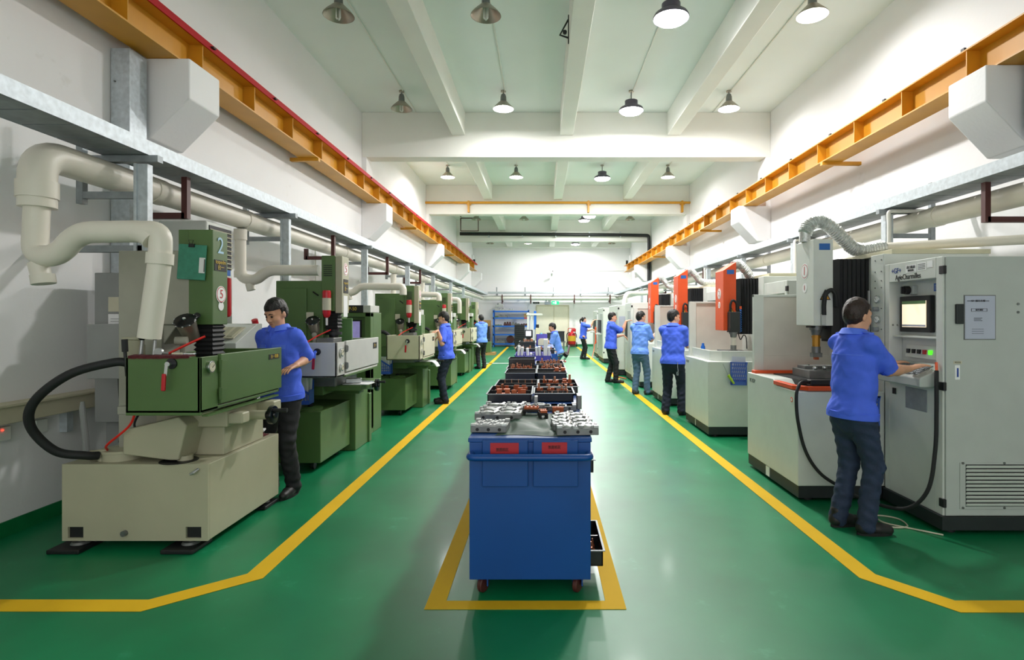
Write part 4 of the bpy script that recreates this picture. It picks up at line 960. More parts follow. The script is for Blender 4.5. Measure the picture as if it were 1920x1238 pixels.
    # cable loop, spindle, chuck
    if headmat == 'palewhite':
        MB().tube(spline([(2.6, yh - .03, bottom + .1), (2.6, yh - .03, bottom + .2), (2.61, yh - .04, bottom + .29), (2.66, yh - .04, bottom + .33), (2.70, yh - .04, bottom + .29), (2.72, yh - .02, bottom + .18)], 8), .02, 10).part('cable_loop', 'rubber', t, w=True)
        MB().box(2.58, 2.62, yh - .03, yh, bottom + .005, bottom + .11).part('plug_box', 'palegrey', t, .004, w=True)
        sx_, sy_ = 2.615, yh + .15
    else:
        MB().box(2.575, 2.71, yh - .13, yh - .001, bottom - .02, bottom + .26).part('spindle_housing', 'plinth', t, .006, w=True)
        MB().tube(spline([(2.6, yh - .06, bottom + .25), (2.6, yh - .06, bottom + .36), (2.63, yh - .06, bottom + .42), (2.68, yh - .06, bottom + .38), (2.69, yh - .05, bottom + .28)], 8), .016, 10).part('cable_loop', 'rubber', t, w=True)
        pts = [(2.745 + .012 * math.cos(k * 1.2), yh - .05 + .012 * math.sin(k * 1.2), bottom + .3 - k * .0058) for k in range(56)]
        MB().tube(pts, .006, 6).part('coiled_cable', 'stickerblue', t, w=True)
        MB().box(2.735, 2.755, yh - .06, yh - .03, bottom + .3, bottom + .34).part('cable_plug', 'hoseorange', t, w=True)
        MB().tube(spline([(2.7, yh - .05, bottom), (2.74, yh - .05, bottom - .12), (2.78, yh - .06, bottom - .06), (2.82, yh - .05, bottom - .1), (2.83, yh - .05, bottom - .25)], 8), .007, 8).part('flush_hose', 'rubber', t, w=True)
        sx_, sy_ = 2.64, yh - .06
    s = MB().cyl((sx_, sy_, bottom - .04), (sx_, sy_, bottom), .06, n=20).cyl((sx_, sy_, bottom - .09), (sx_, sy_, bottom - .04), .04, .05, 20).part('spindle', 'steeldark', t, w=True)
    MB().box(sx_ - .075, sx_ + .075, sy_ - .05, sy_ + .05, bottom - .02, bottom - .001).part('flange', 'black', s, .003, w=True)
    zc = bottom - .09
    c_ = MB().cyl((sx_, sy_, zc - .11), (sx_, sy_, zc), .036, n=8).cyl((sx_, sy_, zc - .025), (sx_, sy_, zc - .01), .042, n=20).part('chuck', 'spindlegold' if headmat == 'palewhite' else 'palebeige', t, w=True)
    MB().cyl((sx_, sy_, zc - .17), (sx_, sy_, zc - .11), .04, n=20).box(sx_ - .045, sx_ + .045, sy_ - .03, sy_ + .03, zc - .21, zc - .17).part('electrode_holder', 'steeldark', t, w=True)
    MB().box(sx_ - .02, sx_ + .02, sy_ - .015, sy_ + .015, zc - .235, zc - .21).part('electrode', 'copper', t, w=True)
    # foil exhaust duct over the column
    zt = top
    if first: P = [(2.53, yh + .2, zt + .08), (2.57, yh + .2, zt + .16), (2.67, yh + .2, zt + .20), (2.78, yh + .2, zt + .14), (2.90, yh + .2, zt + .03), (3.0, yh + .2, zt - .06), (3.12, yh + .2, zt - .075), (3.3, yh + .2, zt - .05)]
    else: P = [(2.72, yh + .18, zt - .04), (2.80, yh + .2, zt - .01), (2.90, yh + .2, zt - .1), (2.98, yh + .2, zt - .2), (3.12, yh + .2, zt - .24), (3.4, yh + .2, zt - .22)]
    sp = spline(P, 14); b = MB(); n = len(sp)
    b.tube(sp, [.062 + (.005 if k % 2 else -.003) + random.uniform(-.002, .002) for k in range(n)], 16)
    d = b.part('exhaust_duct', 'flex', t, w=True, smooth=.3)
    e0 = sp[-1]
    MB().tube(rounded([e0, (e0.x + .78, e0.y - .8, e0.z - .03), (4.8, e0.y - .8, e0.z - .03)], .1) if first else [e0, (e0.x + .75, e0.y, e0.z)], .042, 14).part('exhaust_pipe', 'pvc', t, w=True)
    if first: MB().cyl((2.53, yh + .2, zt), (2.53, yh + .2, zt + .1), .05, n=16).part('duct_collar', 'flex', t, w=True)
    return t
def pale_cabinet(y0, label, first=False):
    X0, Y0, Y1 = 2.92, y0 - .72, y0 - .025
    t = thing('control_cabinet', label, 'cabinet', (3.4, (Y0 + Y1) / 2, 0), 'pale control cabinets of the right machines')
    MB().box(X0 - .02, 3.83, Y0 - .02, Y1, .035, .135).part('plinth', 'plinth', t, .004, w=True)
    for x in (X0 + .1, 3.8):
        for y in (Y0 + .08, Y1 - .08): MB().cyl((x, y, 0), (x, y, .05), .04, n=12).part('foot', 'black', t, w=True)
    ZT, ra, rb = 2.03, Y0 + .075, Y1 - .06
    b = MB()
    b.box(3.03, 3.83, Y0 + .005, Y1, .135, ZT).box(X0, 3.03, Y0 + .005, ra, .135, ZT).box(X0, 3.03, rb, Y1, .135, ZT).box(X0, 3.03, ra, rb, 1.876, ZT).box(X0, 3.03, ra, rb, .135, 1.07)
    b.part('housing', 'palewhite', t, .005, w=True)
    d = MB().box(X0 + .012, 3.83, Y0 - .012, Y0 + .004, .14, ZT - .004).part('side_door', 'palegrey', t, .004, w=True)
    for z in (1.93, 1.08, .23): MB().box(X0 - .012, X0 + .012, Y0 - .02, Y0 + .03, z - .03, z + .03).part('hinge', 'black', t, .003, w=True)
    s = MB().box(2.985, 3.028, Y0 + .235, Y0 + .6, 1.465, 1.755).part('monitor', 'black', t, .006, w=True)
    MB().box(2.98, 2.985, Y0 + .275, Y0 + .56, 1.505, 1.715).part('screen', 'screen', s, w=True)
    MB().box(2.9785, 2.98, Y0 + .275, Y0 + .56, 1.69, 1.715).part('screen_menu', 'lightgreen', s, w=True)
    MB().box(2.9785, 2.98, Y0 + .275, Y0 + .56, 1.51, 1.525).part('screen_footer', 'paperblue', s, w=True)
    MB().box(2.95, 3.03, ra, rb, 1.42, 1.435).part('ledge', 'palewhite', t, .003, w=True)
    # sloping keyboard
    MB().prism([(2.80, 1.06), (3.03, 1.06), (3.03, 1.225), (3.0, 1.225), (2.80, 1.13)], 'y', ra, rb).part('keyboard_desk', 'palegrey', t, .012, w=True)
    k_ = MB().cbox((2.9, (ra + rb) / 2 + .05, 1.179), (.16, .34, .008), ry=-.443).part('keyboard', 'steeldark', t, w=True)
    b = MB()
    for i in range(6):
        for j in range(14): b.cbox((2.843 + .0225 * i, ra + .1 + .026 * j, 1.157 + .0107 * i), (.018, .02, .006), ry=-.443)
    b.part('keys', 'galvdark', k_, w=True)['kind'] = 'stuff'
    MB().prism([(3.0, 1.26), (3.03, 1.26), (3.03, 1.36), (3.015, 1.36)], 'y', ra, rb - .08).part('switch_panel', 'palewhite', t, w=True)
    for j, m_ in enumerate(('black', 'black', 'black', 'redplastic', 'ledgreen')):
        MB().cbox((3.003, rb - .12 - .065 * j, 1.31), (.016, .034, .034)).part('push_button', m_, t, .002, w=True)
    if first:
        text('+GF+', (X0 - .002, 4.62, 1.965), .06, 'inkblue', t, '-x', sx=.9)
        text('AgieCharmilles', (X0 - .002, 4.475, 1.908), .062, 'ink', t, '-x', sx=.82)
        for (ya, yb, z0, z1) in ((4.5, 4.37, 1.94, 2.0), (4.36, 4.26, 1.945, 2.005), (4.25, 4.19, 1.96, 2.01)):
            MB().box(X0 - .002, X0, yb, ya, z0, z1).part('sticker', 'sticker', t, w=True)
        text('进口机床', (X0 - .004, 4.435, 1.98), .026, 'ink', t, '-x'); text('精密设备', (X0 - .004, 4.435, 1.955), .018, 'ink', t, '-x')
        b = MB()
        for k in range(4): b.box(X0 - .003, X0 - .002, 4.27, 4.35, 1.955 + .012 * k, 1.959 + .012 * k)
        b.part('printed_lines', 'ink', t, w=True)['kind'] = 'stuff'
        MB().box(2.99, 3.03, 4.52, 4.62, 1.77, 1.84).part('switch_plate', 'palegrey', t, .003, w=True)
        MB().cyl((2.99, 4.57, 1.805), (2.95, 4.57, 1.805), .034, n=20).box(2.925, 2.96, 4.565, 4.577, 1.775, 1.835).part('rotary_switch', 'black', t, .003, w=True)
        p = MB().box(3.026, 3.03, 4.2, 4.33, 1.785, 1.845).part('notice_sticker', 'stickerblue', t, w=True)
        b = MB()
        for k in range(3): b.box(3.025, 3.026, 4.21, 4.32, 1.8 + .014 * k, 1.804 + .014 * k)
        b.part('printed_lines', 'paperblue', p, w=True)['kind'] = 'stuff'
        yd = Y0 - .012
        f = MB().box(3.06, 3.29, yd - .004, yd, 1.42, 1.745).part('notice_frame', 'steeldark', t, w=True)
        MB().box(3.066, 3.284, yd - .006, yd - .004, 1.426, 1.739).part('notice_sheet', 'paperblue', f, w=True)
        b = MB()
        b.box(3.08, 3.24, yd - .008, yd - .006, 1.7, 1.704).box(3.11, 3.225, yd - .008, yd - .006, 1.625, 1.627).box(3.11, 3.225, yd - .008, yd - .006, 1.645, 1.647).box(3.11, 3.112, yd - .008, yd - .006, 1.625, 1.647).box(3.223, 3.225, yd - .008, yd - .006, 1.625, 1.647)
        for k in range(3): b.box(3.13, 3.19 - .01 * (k % 2), yd - .008, yd - .006, 1.558 + .009 * k, 1.561 + .009 * k).box(3.115, 3.2, yd - .008, yd - .006, 1.465 + .016 * k, 1.467 + .016 * k)
        b.part('printed_lines', 'ink', f, w=True)['kind'] = 'stuff'
        text('GF  加工方案', (3.16, yd - .0085, 1.702), .018, 'ink', f, '-y')
        text('操作规程', (3.168, yd - .0085, 1.636), .014, 'ink', f, '-y')
        MB().box(2.995, 3.052, yd - .02, yd, 1.535, 1.68).part('door_handle', 'plinth', t, .006, w=True)
        q = MB().box(2.995, 3.03, yd - .004, yd, 1.13, 1.235).part('port_plate', 'sticker', t, w=True)
        MB().box(3.008, 3.018, yd - .008, yd - .004, 1.15, 1.215).part('serial_port', 'inkblue', q, w=True)
        MB().box(2.985, 3.045, yd - .003, yd, 1.245, 1.265).part('port_label', 'plaque', t, w=True)
        text('RS232', (3.015, yd - .0035, 1.255), .017, 'ink', t, '-y')
        g = MB().box(3.03, 3.85, yd - .006, yd, .19, .53).part('vent_frame', 'palegrey', t, .003, w=True)
        for k in range(11): MB().cbox((3.44, yd - .014, .225 + .0275 * k), (.74, .008, .017), rx=.5).part('louvre', 'palewhite', g, w=True)
        MB().box(3.07, 3.81, yd - .0075, yd - .0055, .21, .515).part('vent_opening', 'black', g, w=True)
        for x in (3.05, 3.35, 3.65):
            for z in (.2, .525): disc(MB(), (x, yd - .006, z), .009, '-y', .004, 10).part('screw', 'steeldark', g, w=True)
        for z in (1.68, 1.62): disc(MB(), (3.455, yd, z), .01, '-y', .004, 10).part('screw', 'steeldark', t, w=True)
        MB().box(X0 - .004, X0, 4.25, 4.5, .86, 1.03).part('document_pocket', 'galvdark', t, .003, w=True)
        MB().box(X0 - .01, X0, 4.62, 4.66, .95, 1.0).part('latch', 'black', t, .003, w=True)
        MB().cyl((X0, 4.6, 1.52), (X0 - .006, 4.6, 1.52), .009, n=10).cyl((X0, 4.66, 1.52), (X0 - .006, 4.66, 1.52), .009, n=10).part('screw', 'steeldark', t, w=True)
    return t
RY = (4.8, 7.4, 10.0, 12.6)
die_sinker(RY[0], 'nearest pale machine on the right, white numbered head and orange tray rim', 'palewhite', 2.31, 1.505, '1', True)
die_sinker(RY[1], 'pale machine with the nearest orange head', 'orange', 2.36, 1.40, '2')
die_sinker(RY[2], 'pale machine with the middle orange head, behind the worker with keys', 'orange', 2.48, 1.42, '3')
die_sinker(RY[3], 'pale machine with the furthest orange head', 'orange', 2.52, 1.46, '4')
pale_cabinet(RY[0], 'large pale control cabinet with glowing screen, at the right picture edge', True)
pale_cabinet(RY[1], 'pale control cabinet behind the white numbered head')
pale_cabinet(RY[2], 'pale control cabinet behind the nearest orange head')
pale_cabinet(RY[3], 'pale control cabinet behind the middle orange head')
# handheld control cable of the nearest right machine
t = thing('remote_control', 'black handheld remote control with a long hanging cable on the orange tray rim', 'remote control', (2.35, 4.9, .99))
MB().prism([(4.86, 0), (4.92, 0), (4.92, .05), (4.86, .05)], 'x', 2.2, 2.2001)
MB().cbox((2.42, 4.87, 1.018), (.22, .07, .05), rz=.05).part('handset', 'black', t, .01, w=True)
MB().cbox((2.57, 4.878, 1.02), (.09, .06, .04), rz=.05).part('label_end', 'paperblue', t, .006, w=True)
MB().tube(spline([(2.31, 4.86, 1.02), (2.24, 4.83, 1.025), (2.19, 4.79, .99), (2.16, 4.765, .9), (2.17, 4.755, .7), (2.23, 4.745, .45), (2.34, 4.72, .27), (2.5, 4.68, .16), (2.62, 4.55, .10), (2.74, 4.25, .13), (2.83, 4.12, .3), (2.875, 4.1, .6), (2.885, 4.1, .9), (2.885, 4.1, 1.1), (2.9, 4.12, 1.19)], 8), .014, 10).part('cable', 'rubber', t, w=True)
MB().tube([(2.9, 4.12, 1.19), (2.908, 4.135, 1.25)], .009, 8).part('plug', 'hoseorange', t, w=True)
t = thing('floor_cable', 'thin pale cable curled on the floor behind the standing worker on the right', 'cable', (2.6, 4.4, 0))
MB().tube(spline([(2.45, 4.55, .008), (2.5, 4.3, .008), (2.62, 4.2, .008), (2.75, 4.22, .008), (2.78, 4.38, .008), (2.66, 4.45, .008), (2.62, 4.3, .008), (2.78, 4.15, .008), (2.9, 4.05, .008)], 8), .006, 6).part('cable', 'plaque', t, w=True)
def side_rack(x, y, z, label, ang, brush=False):
    t = thing('file_rack', label, 'file rack', (x, y, z), 'blue slotted file racks', ang)
    b = MB(); w_, h = .2, .3
    b.box(-w_ / 2, w_ / 2, -.008, 0, 0, .05).box(-w_ / 2, -w_ / 2 + .015, -.008, 0, 0, h).box(w_ / 2 - .015, w_ / 2, -.008, 0, 0, h).box(-w_ / 2, w_ / 2, -.008, 0, h - .015, h)
    for k in range(7): b.prism([(-w_ / 2 + .025 * k, .05), (-w_ / 2 + .025 * k + .012, .05), (-w_ / 2 + .025 * k + .06, h), (-w_ / 2 + .025 * k + .048, h)], 'y', -.007, 0)
    for k in range(4): b.box(-w_ / 2, w_ / 2, -.0075, 0, .09 + .05 * k, .105 + .05 * k)
    b.box(-w_ / 2, w_ / 2, 0, .06, 0, .006).box(-w_ / 2, w_ / 2, .058, .064, 0, h).part('rack', 'bluemesh', t)
    MB().cbox((0, .03, .22), (.17, .01, .3), rx=-.06).part('document_sleeve', 'paperblue', t)
    if brush:
        MB().tube([(-.13, -.02, .12), (-.2, -.03, .28)], .004, 6).part('wire_handle', 'steel', t)
        MB().tube([(-.06, -.02, .02), (-.13, -.02, .13)], [.012, .02], 8).part('brush_grip', 'lime', t)
    else:
        MB().tube([(.02, -.012, .12), (.02, -.012, .3)], .007, 8).part('pen', 'black', t)
    return t
side_rack(2.74, 4.72, .62, 'blue slotted file rack hanging on the pale tank beside the standing worker', 0)
side_rack(2.56, 7.3, .70, 'blue file rack with a lime green brush on the second pale machine', -.25, True)
MB().lathe([(.03, 0), (.032, .02), (.032, .15), (.02, .17), (.018, .2), (.001, .205)], (2.38, 8.3, 1.001), 18).obj('spray_can', 'shelfblue', 'blue spray can standing in the basin of the nearest orange-headed machine', 'spray can')
# white compressed-air pipes at the posts
for y, lab in ((6.3, 'white air pipe bending over the nearest right post'), (8.65, 'white air pipe bending at the post left of the white head'), (13.46, 'white air pipe at the post between two orange heads')):
    MB().tube(rounded([(3.9, y, 1.9), (3.9, y, 2.68), (3.9, y + .02, 2.785), (4.7, y + .02, 2.785)], .08), .022, 10).obj('air_pipe', 'pvcwhite', lab, 'pipe', 'white compressed air pipes on the right')
# far right machines
def tall_unit(x0, x1, y0, y1, h, label, aisle=(), paper=False, mat_='palewhite', orange=None, panel=None):
    t = thing('wire_cutting_machine', label, 'machine', ((x0 + x1) / 2, (y0 + y1) / 2, 0), 'white wire cutting machines at the far right')
    MB().box(x0 + .03, x1, y0 + .03, y1 - .02, .02, .16).part('plinth', 'plinth', t, w=True)
    MB().cyl((x0 + .15, y0 + .2, 0), (x0 + .15, y0 + .2, .05), .06, n=12).cyl((x0 + .15, y1 - .2, 0), (x0 + .15, y1 - .2, .05), .06, n=12).part('feet', 'black', t, w=True)
    MB().box(x0, x1, y0, y1, .16, h).part('housing', mat_, t, .015, w=True)
    MB().box(x0 - .012, x0 - .001, y0 + .1, (y0 + y1) / 2 - .02, .22, h - .2).part('door_panel', 'palegrey', t, .004, w=True)
    MB().box(x0 - .012, x0 - .001, (y0 + y1) / 2 + .02, y1 - .1, .22, .95).part('lower_panel', 'palegrey', t, .004, w=True)
    MB().box(x0 - .03, x0 - .001, (y0 + y1) / 2 + .05, y1 - .15, 1.05, 1.5).part('screen_recess', 'plinth', t, .004, w=True)
    for z in (h - .12, .35): MB().box(x0 + .01, x0 + .05, y0 - .01, y0, z, z + .05).part('hinge', 'black', t, w=True)
    MB().box(x0 + .2, x0 + .5, y0 - .004, y0, .6, .62).part('seam', 'galvdark', t, w=True)
    if paper: MB().box(x0 + .04, x0 + .26, y0 - .004, y0, 1.28, 1.62).part('notice_sheet', 'paperblue', t, w=True)
    if orange:
        MB().box(x0 - .07, x0 - .03, orange, orange + .1, .55, 1.22).box(x0 - .03, x0, orange + .03, orange + .07, .6, .66).box(x0 - .03, x0, orange + .03, orange + .07, 1.12, 1.18).part('safety_handle', 'orange', t, .006, w=True)
    if panel:
        MB().box(x0 - .2, x0 - .012, panel, panel + .28, .98, 1.03).part('shelf', 'palegrey', t, .006, w=True)
        MB().box(x0 - .05, x0 - .012, panel + .05, panel + .2, 1.03, 1.5).part('pendant', 'plinth', t, .01, w=True)
    return t
tall_unit(2.2, 3.4, 13.95, 14.9, 1.96, 'tall white machine just behind the worker in light blue jeans', panel=None)
tall_unit(2.05, 3.2, 15.3, 17.2, 1.93, 'white machine with a notice sheet and an orange bar, before the worker in black trousers', paper=True, orange=15.5, panel=16.3)
tall_unit(2.1, 3.2, 19.4, 21.2, 1.93, 'white machine right of the worker in black trousers, grey lower panels', paper=False, panel=19.8)
tall_unit(2.15, 3.2, 22.0, 23.6, 1.85, 'furthest white machine, with an orange bar beside the woman', paper=True, orange=22.1, panel=22.4)
tall_unit(2.5, 3.6, 26.0, 27.6, 1.8, 'white cabinet in the far right corner behind the woman')
MB().tube(spline([(1.94, 15.46, .62), (1.93, 15.4, .4), (1.87, 15.1, .15), (1.95, 14.9, .02), (2.05, 14.7, .015), (2.15, 14.4, .015)], 8), .012, 8).obj('orange_hose', 'hoseorange', 'orange air hose hanging to the floor by the white machines', 'hose')
MB().tube(spline([(1.97, 15.42, 1.0), (1.95, 15.38, .7), (1.97, 15.38, .35), (2.0, 15.4, .02)], 8), .016, 8).obj('black_hose', 'rubber', 'black hose hanging beside the orange bar of the white machine', 'hose')
MB().tube(spline([(2.05, 21.98, .6), (2.02, 21.9, .35), (1.93, 21.6, .1), (1.9, 21.4, .014)], 8), .012, 8).obj('orange_hose', 'hoseorange', 'orange air hose hanging by the machine the woman works at', 'hose')
MB().tube(rounded([(4.1, 19.0, 2.5), (3.4, 19.0, 2.4), (2.75, 18.6, 2.4), (2.72, 18.6, 1.9)], .25, 8), .075, 14).obj('drop_pipe', 'pvcwhite', 'white exhaust drop pipe bending down between the far white machines', 'pipe')
# ------------------------------------------------------------------ the row of blue carts in the middle
ZT = .905
def cart(y0, y1, x0, x1, label, front=False, mat_='bluecart', zt=ZT):
    t = thing('tool_cart', label, 'cart', ((x0 + x1) / 2, (y0 + y1) / 2, 0), 'blue steel tool carts in a row')
    MB().box(x0 - .006, x1 + .006, y0 - .006, y1 + .006, zt - .025, zt).part('top', mat_, t, .004, w=True)
    MB().box(x0, x1, y0, y0 + .02, .105, zt - .025).part('front_panel', mat_, t, .004, w=True)
    MB().box(x0, x1, y1 - .02, y1, .105, zt - .025).part('back_panel', mat_, t, .004, w=True)
    for z in (.105, .36, .62): MB().box(x0 + .004, x1 - .004, y0 + .02, y1 - .02, z, z + .018).part('shelf', mat_, t, w=True)
    for x in (x0, x1 - .03):
        for y in (y0 + .02, y1 - .05): MB().box(x, x + .03, y, y + .03, .105, zt - .025).part('corner_post', mat_, t, w=True)
    if front:
        for (a, b_) in ((x0 + .075, x0 + .33), (x0 + .36, x0 + .61)):
            p = MB().box(a, b_, y0 - .022, y0, .635, .895).part('document_pocket', mat_, t, .004, w=True)
        tags = [(920, 973, 829, 849), (1016, 1063, 828, 849)]
        for k, (p0, p1, q0, q1) in enumerate(tags):
            a, b_ = SX(p0, y0), SX(p1, y0); c_, d = SZ(q1, y0), SZ(q0, y0)
            g = MB().box(a, b_, y0 - .025, y0 - .022, c_, d).part('red_tag', 'redtag', t, w=True)
            text('放图纸区', ((a + b_) / 2 - (.012 if not k else -.0), y0 - .027, (c_ + d) / 2 - (.008 if not k else -.004)), .021, 'ink', g, '-y', sx=.85)
        hz, hy = SZ(860, 3.05), y0 - .085
        MB().tube(rounded([(x0 + .012, y0, hz), (x0 + .006, hy, hz), (x1 - .006, hy, hz), (x1 - .012, y0, hz)], .04), .019, 14).part('push_handle', mat_, t, w=True)
    for x in (x0 + .07, x1 - .07):
        for y in (y0 + .08, y1 - .1):
            c = MB().lathe([(.001, -.014), (.042, -.014), (.047, -.009), (.047, .009), (.042, .014), (.001, .014)], (x, y, .047), 20, Matrix.Rotation(PI / 2, 4, 'Y') @ Matrix.Rotation(.5, 4, 'X')).part('caster', 'maroon', t, w=True)
            MB().box(x - .03, x - .022, y - .02, y + .03, .04, .1).box(x + .022, x + .03, y - .02, y + .03, .04, .1).box(x - .035, x + .035, y - .035, y + .035, .09, .105).part('caster_fork', mat_, c, w=True)
    return t
CX0, CX1 = -.411, .272
cart(3.15, 4.3, CX0, CX1, 'nearest blue cart, with two red tags and a push handle', True)
cart(4.36, 5.98, CX0 - .02, CX1 + .02, 'second blue cart, loaded with black trays of copper electrodes')
cart(6.02, 7.75, CX0, CX1, 'third blue cart, behind the blue patch of bare cart top')
cart(8.3, 9.35, CX0 - .02, CX1 - .05, 'blue cart carrying the purple document boxes', zt=.88)
cart(10.0, 11.2, -.5, .24, 'pale teal cart in front of the seated man', mat_='tealbox', zt=.92)
cart(11.7, 13.1, -.5, .24, 'furthest blue cart, left of the seated man', zt=.96)
def tray_thing(x0, x1, y0, y1, z, h, label, div=2, tilt=0, cross=True):
    t = thing('black_tray', label, 'tray', ((x0 + x1) / 2, (y0 + y1) / 2, z), 'black plastic trays on the carts')
    a, b_ = (x1 - x0) / 2, (y1 - y0) / 2; e = .007
    m_ = Euler((tilt, 0, 0)).to_matrix().to_4x4()
    b = MB()
    b.box(-a, a, -b_, b_, 0, .006, m_).box(-a, a, -b_, -b_ + e, 0, h, m_).box(-a, a, b_ - e, b_, 0, h, m_).box(-a, -a + e, -b_, b_, 0, h, m_).box(a - e, a, -b_, b_, 0, h, m_)
    b.part('tray', 'traypl', t)
    MB().box(-a - .012, a + .012, -b_ - .012, -b_ + e, h - .005, h, m_).box(-a - .012, a + .012, b_ - e, b_ + .012, h - .005, h, m_).box(-a - .012, -a + e, -b_ + e, b_ - e, h - .005, h, m_).box(a - e, a + .012, -b_ + e, b_ - e, h - .005, h, m_).part('rim', 'galvdark' if not tilt else 'traypl', t)  # rim of the same black plastic, its sheen put in as grey colour
    for k in range(1, div): MB().box(-a + e, a - e, -b_ + 2 * b_ * k / div - .004, -b_ + 2 * b_ * k / div + .004, .006, h - .006, m_).part('divider', 'traypl', t)
    return t
# copper electrodes: one of each kind, then copies
def electrode(kind):
    t = thing('copper_electrode', 'x', 'electrode', (0, 0, 0))
    b = MB()
    if kind == 0: b.box(-.016, .016, -.012, .012, .006, .03); c = MB().box(-.011, .011, -.004, .004, .03, .052)
    elif kind == 1: b.cyl((0, 0, .006), (0, 0, .02), .013, n=12); c = MB().cyl((0, 0, .02), (0, 0, .07), .005, .002, 8)
    elif kind == 2: b.box(-.03, .03, -.015, .015, .006, .028); c = MB().box(-.026, -.006, -.012, .012, .028, .045).box(.006, .026, -.012, .012, .028, .045)
    elif kind == 3: b.box(-.01, .01, -.01, .01, .006, .05); c = MB().cyl((0, 0, .05), (0, 0, .075), .006, n=8)
    else: b.prism([(-.022, .006), (.022, .006), (.012, .034), (-.012, .034)], 'y', -.012, .012); c = MB().box(-.004, .004, -.01, .01, .034, .056)
    b.add([], []); b.part('base', 'copper', t, .0015, seg=1); c.part('tip', 'copperpale' if kind in (1, 3) else 'copper', t)
    return t
protos = [electrode(k) for k in range(5)]; used = [False] * 5
def put_electrode(x, y, z, rz, kind, label, group, sc=1.0):
    o = protos[kind] if not used[kind] else copy_tree(protos[kind])
    used[kind] = True; o.location = (x, y, z); o.rotation_euler = (0, 0, rz); o.scale = (sc, sc, sc)
    tag(o, label, 'electrode', group)
def fill(x0, x1, y0, y1, z, n, label, group, kinds=(0, 1, 2, 3, 4), sc=(.8, 1.2), gap=.01):
    """scatter, keeping pieces apart"""
    P = []; tries = 0
    while len(P) < n and tries < 4000:
        tries += 1; s = random.uniform(*sc); kd = random.choice(kinds); r = (.02, .015, .034, .016, .026)[kd] * s + gap * .4
        q = r + .006; x, y = random.uniform(x0 + q, x1 - q), random.uniform(y0 + q, y1 - q)
        if all((x - p[0]) ** 2 + (y - p[1]) ** 2 > (r + p[2]) ** 2 * .9 for p in P):
            P.append((x, y, r)); put_electrode(x, y, z + .001, random.uniform(-.25, .25), kd, label, group, s)
random.seed(11)
z = ZT
tray_thing(-.437, -.09, 4.45, 4.97, z, .07, 'black tray at the front left of the second cart, with copper blocks')
tray_thing(-.062, .25, 4.5, 4.86, z, .07, 'black tray at the front right of the second cart')
tray_thing(-.42, -.05, 5.02, 5.52, z, .065, 'black tray behind the copper blocks, with a row of pointed electrodes')
tray_thing(-.03, .31, 4.9, 5.45, z, .075, 'wide black tray at the back right of the second cart, overhanging')
fill(-.43, -.1, 4.46, 4.7, z, 7, 'chunky copper electrode in the front left black tray', 'electrodes in the front left tray', (2, 2, 0), (1.75, 2.1))
fill(-.43, -.1, 4.73, 4.95, z, 8, 'copper electrode in the rear half of the front left black tray', 'electrodes in the rear of the front left tray', (0, 4, 2), (1.5, 1.9))
fill(-.07, .24, 4.51, 4.66, z, 8, 'small copper electrode in the front right black tray', 'electrodes in the front right tray', (1, 3, 0), (.8, 1.2))
fill(-.07, .24, 4.7, 4.85, z, 7, 'copper electrode in the rear half of the front right black tray', 'electrodes in the rear of the front right tray', (2, 3, 0), (1.3, 1.7))
for k in range(5): put_electrode(-.36 + .065 * k, 5.38, z, 0, 1, 'pointed copper electrode in the row of five', 'row of pointed electrodes', 1.2)
fill(-.02, .3, 4.92, 5.15, z, 8, 'copper electrode in the wide right-hand black tray, front half', 'electrodes in the wide right tray', (4, 2, 0), (1.1, 1.5))
fill(-.02, .3, 5.2, 5.43, z, 8, 'copper electrode in the wide right-hand black tray, rear half', 'electrodes in the wide right tray, rear', (4, 2, 0, 3), (1.5, 2.0))
tray_thing(-.40, -.075, 6.06, 6.55, z, .078, 'left empty-looking black tray at the front of the third cart')
tray_thing(-.055, .262, 6.06, 6.55, z, .078, 'right black tray at the front of the third cart')
tray_thing(-.42, -.07, 6.6, 7.1, z, .075, 'black tray of copper behind the left front tray of the third cart')
tray_thing(-.05, .27, 6.6, 7.1, z, .075, 'black tray of copper behind the right front tray of the third cart')
fill(-.41, -.08, 6.62, 7.08, z, 20, 'copper electrode in the third cart left rear tray', 'electrodes in the third cart left tray', (1, 0, 3, 4), (1.2, 1.7))
fill(-.04, .26, 6.62, 7.08, z, 24, 'copper electrode in the third cart right rear tray', 'electrodes in the third cart right tray', (1, 0, 3, 4), (1.2, 1.7))
put_electrode(.2, 6.43, z, .1, 2, 'large pale copper block in the right front tray of the third cart', None, 2.3)
tray_thing(-.43, -.1, 7.16, 7.5, z, .15, 'tall black box standing on the left of the third cart', 1)
tray_thing(-.08, .27, 7.2, 7.68, z, .085, 'black tray of many copper pins at the back right of the third cart')
fill(-.07, .26, 7.22, 7.66, z, 26, 'copper pin in the rear right tray of the third cart', 'pins in the rear right tray', (1, 3), (1.3, 1.7))
tray_thing(-.48, -.13, 10.05, 10.6, .92, .11, 'black tray on the left of the teal cart, mixed copper pieces')
tray_thing(-.1, .22, 10.05, 10.55, .92, .09, 'black tray on the right of the teal cart, mixed copper pieces')
fill(-.47, -.14, 10.07, 10.58, .92, 12, 'copper piece in the left tray of the teal cart', 'copper in the teal cart left tray', (1, 3, 0), (1.7, 2.2))
fill(-.09, .21, 10.07, 10.53, .92, 10, 'copper piece in the right tray of the teal cart', 'copper in the teal cart right tray', (1, 3, 0), (1.5, 2.0))
tray_thing(-.48, -.16, 11.75, 12.3, .96, .12, 'black tray on the furthest blue cart, left of the purple board')
fill(-.47, -.17, 11.77, 12.28, .96, 10, 'copper piece in the tray on the furthest cart', 'copper on the furthest cart', (1, 3), (2.0, 2.4))
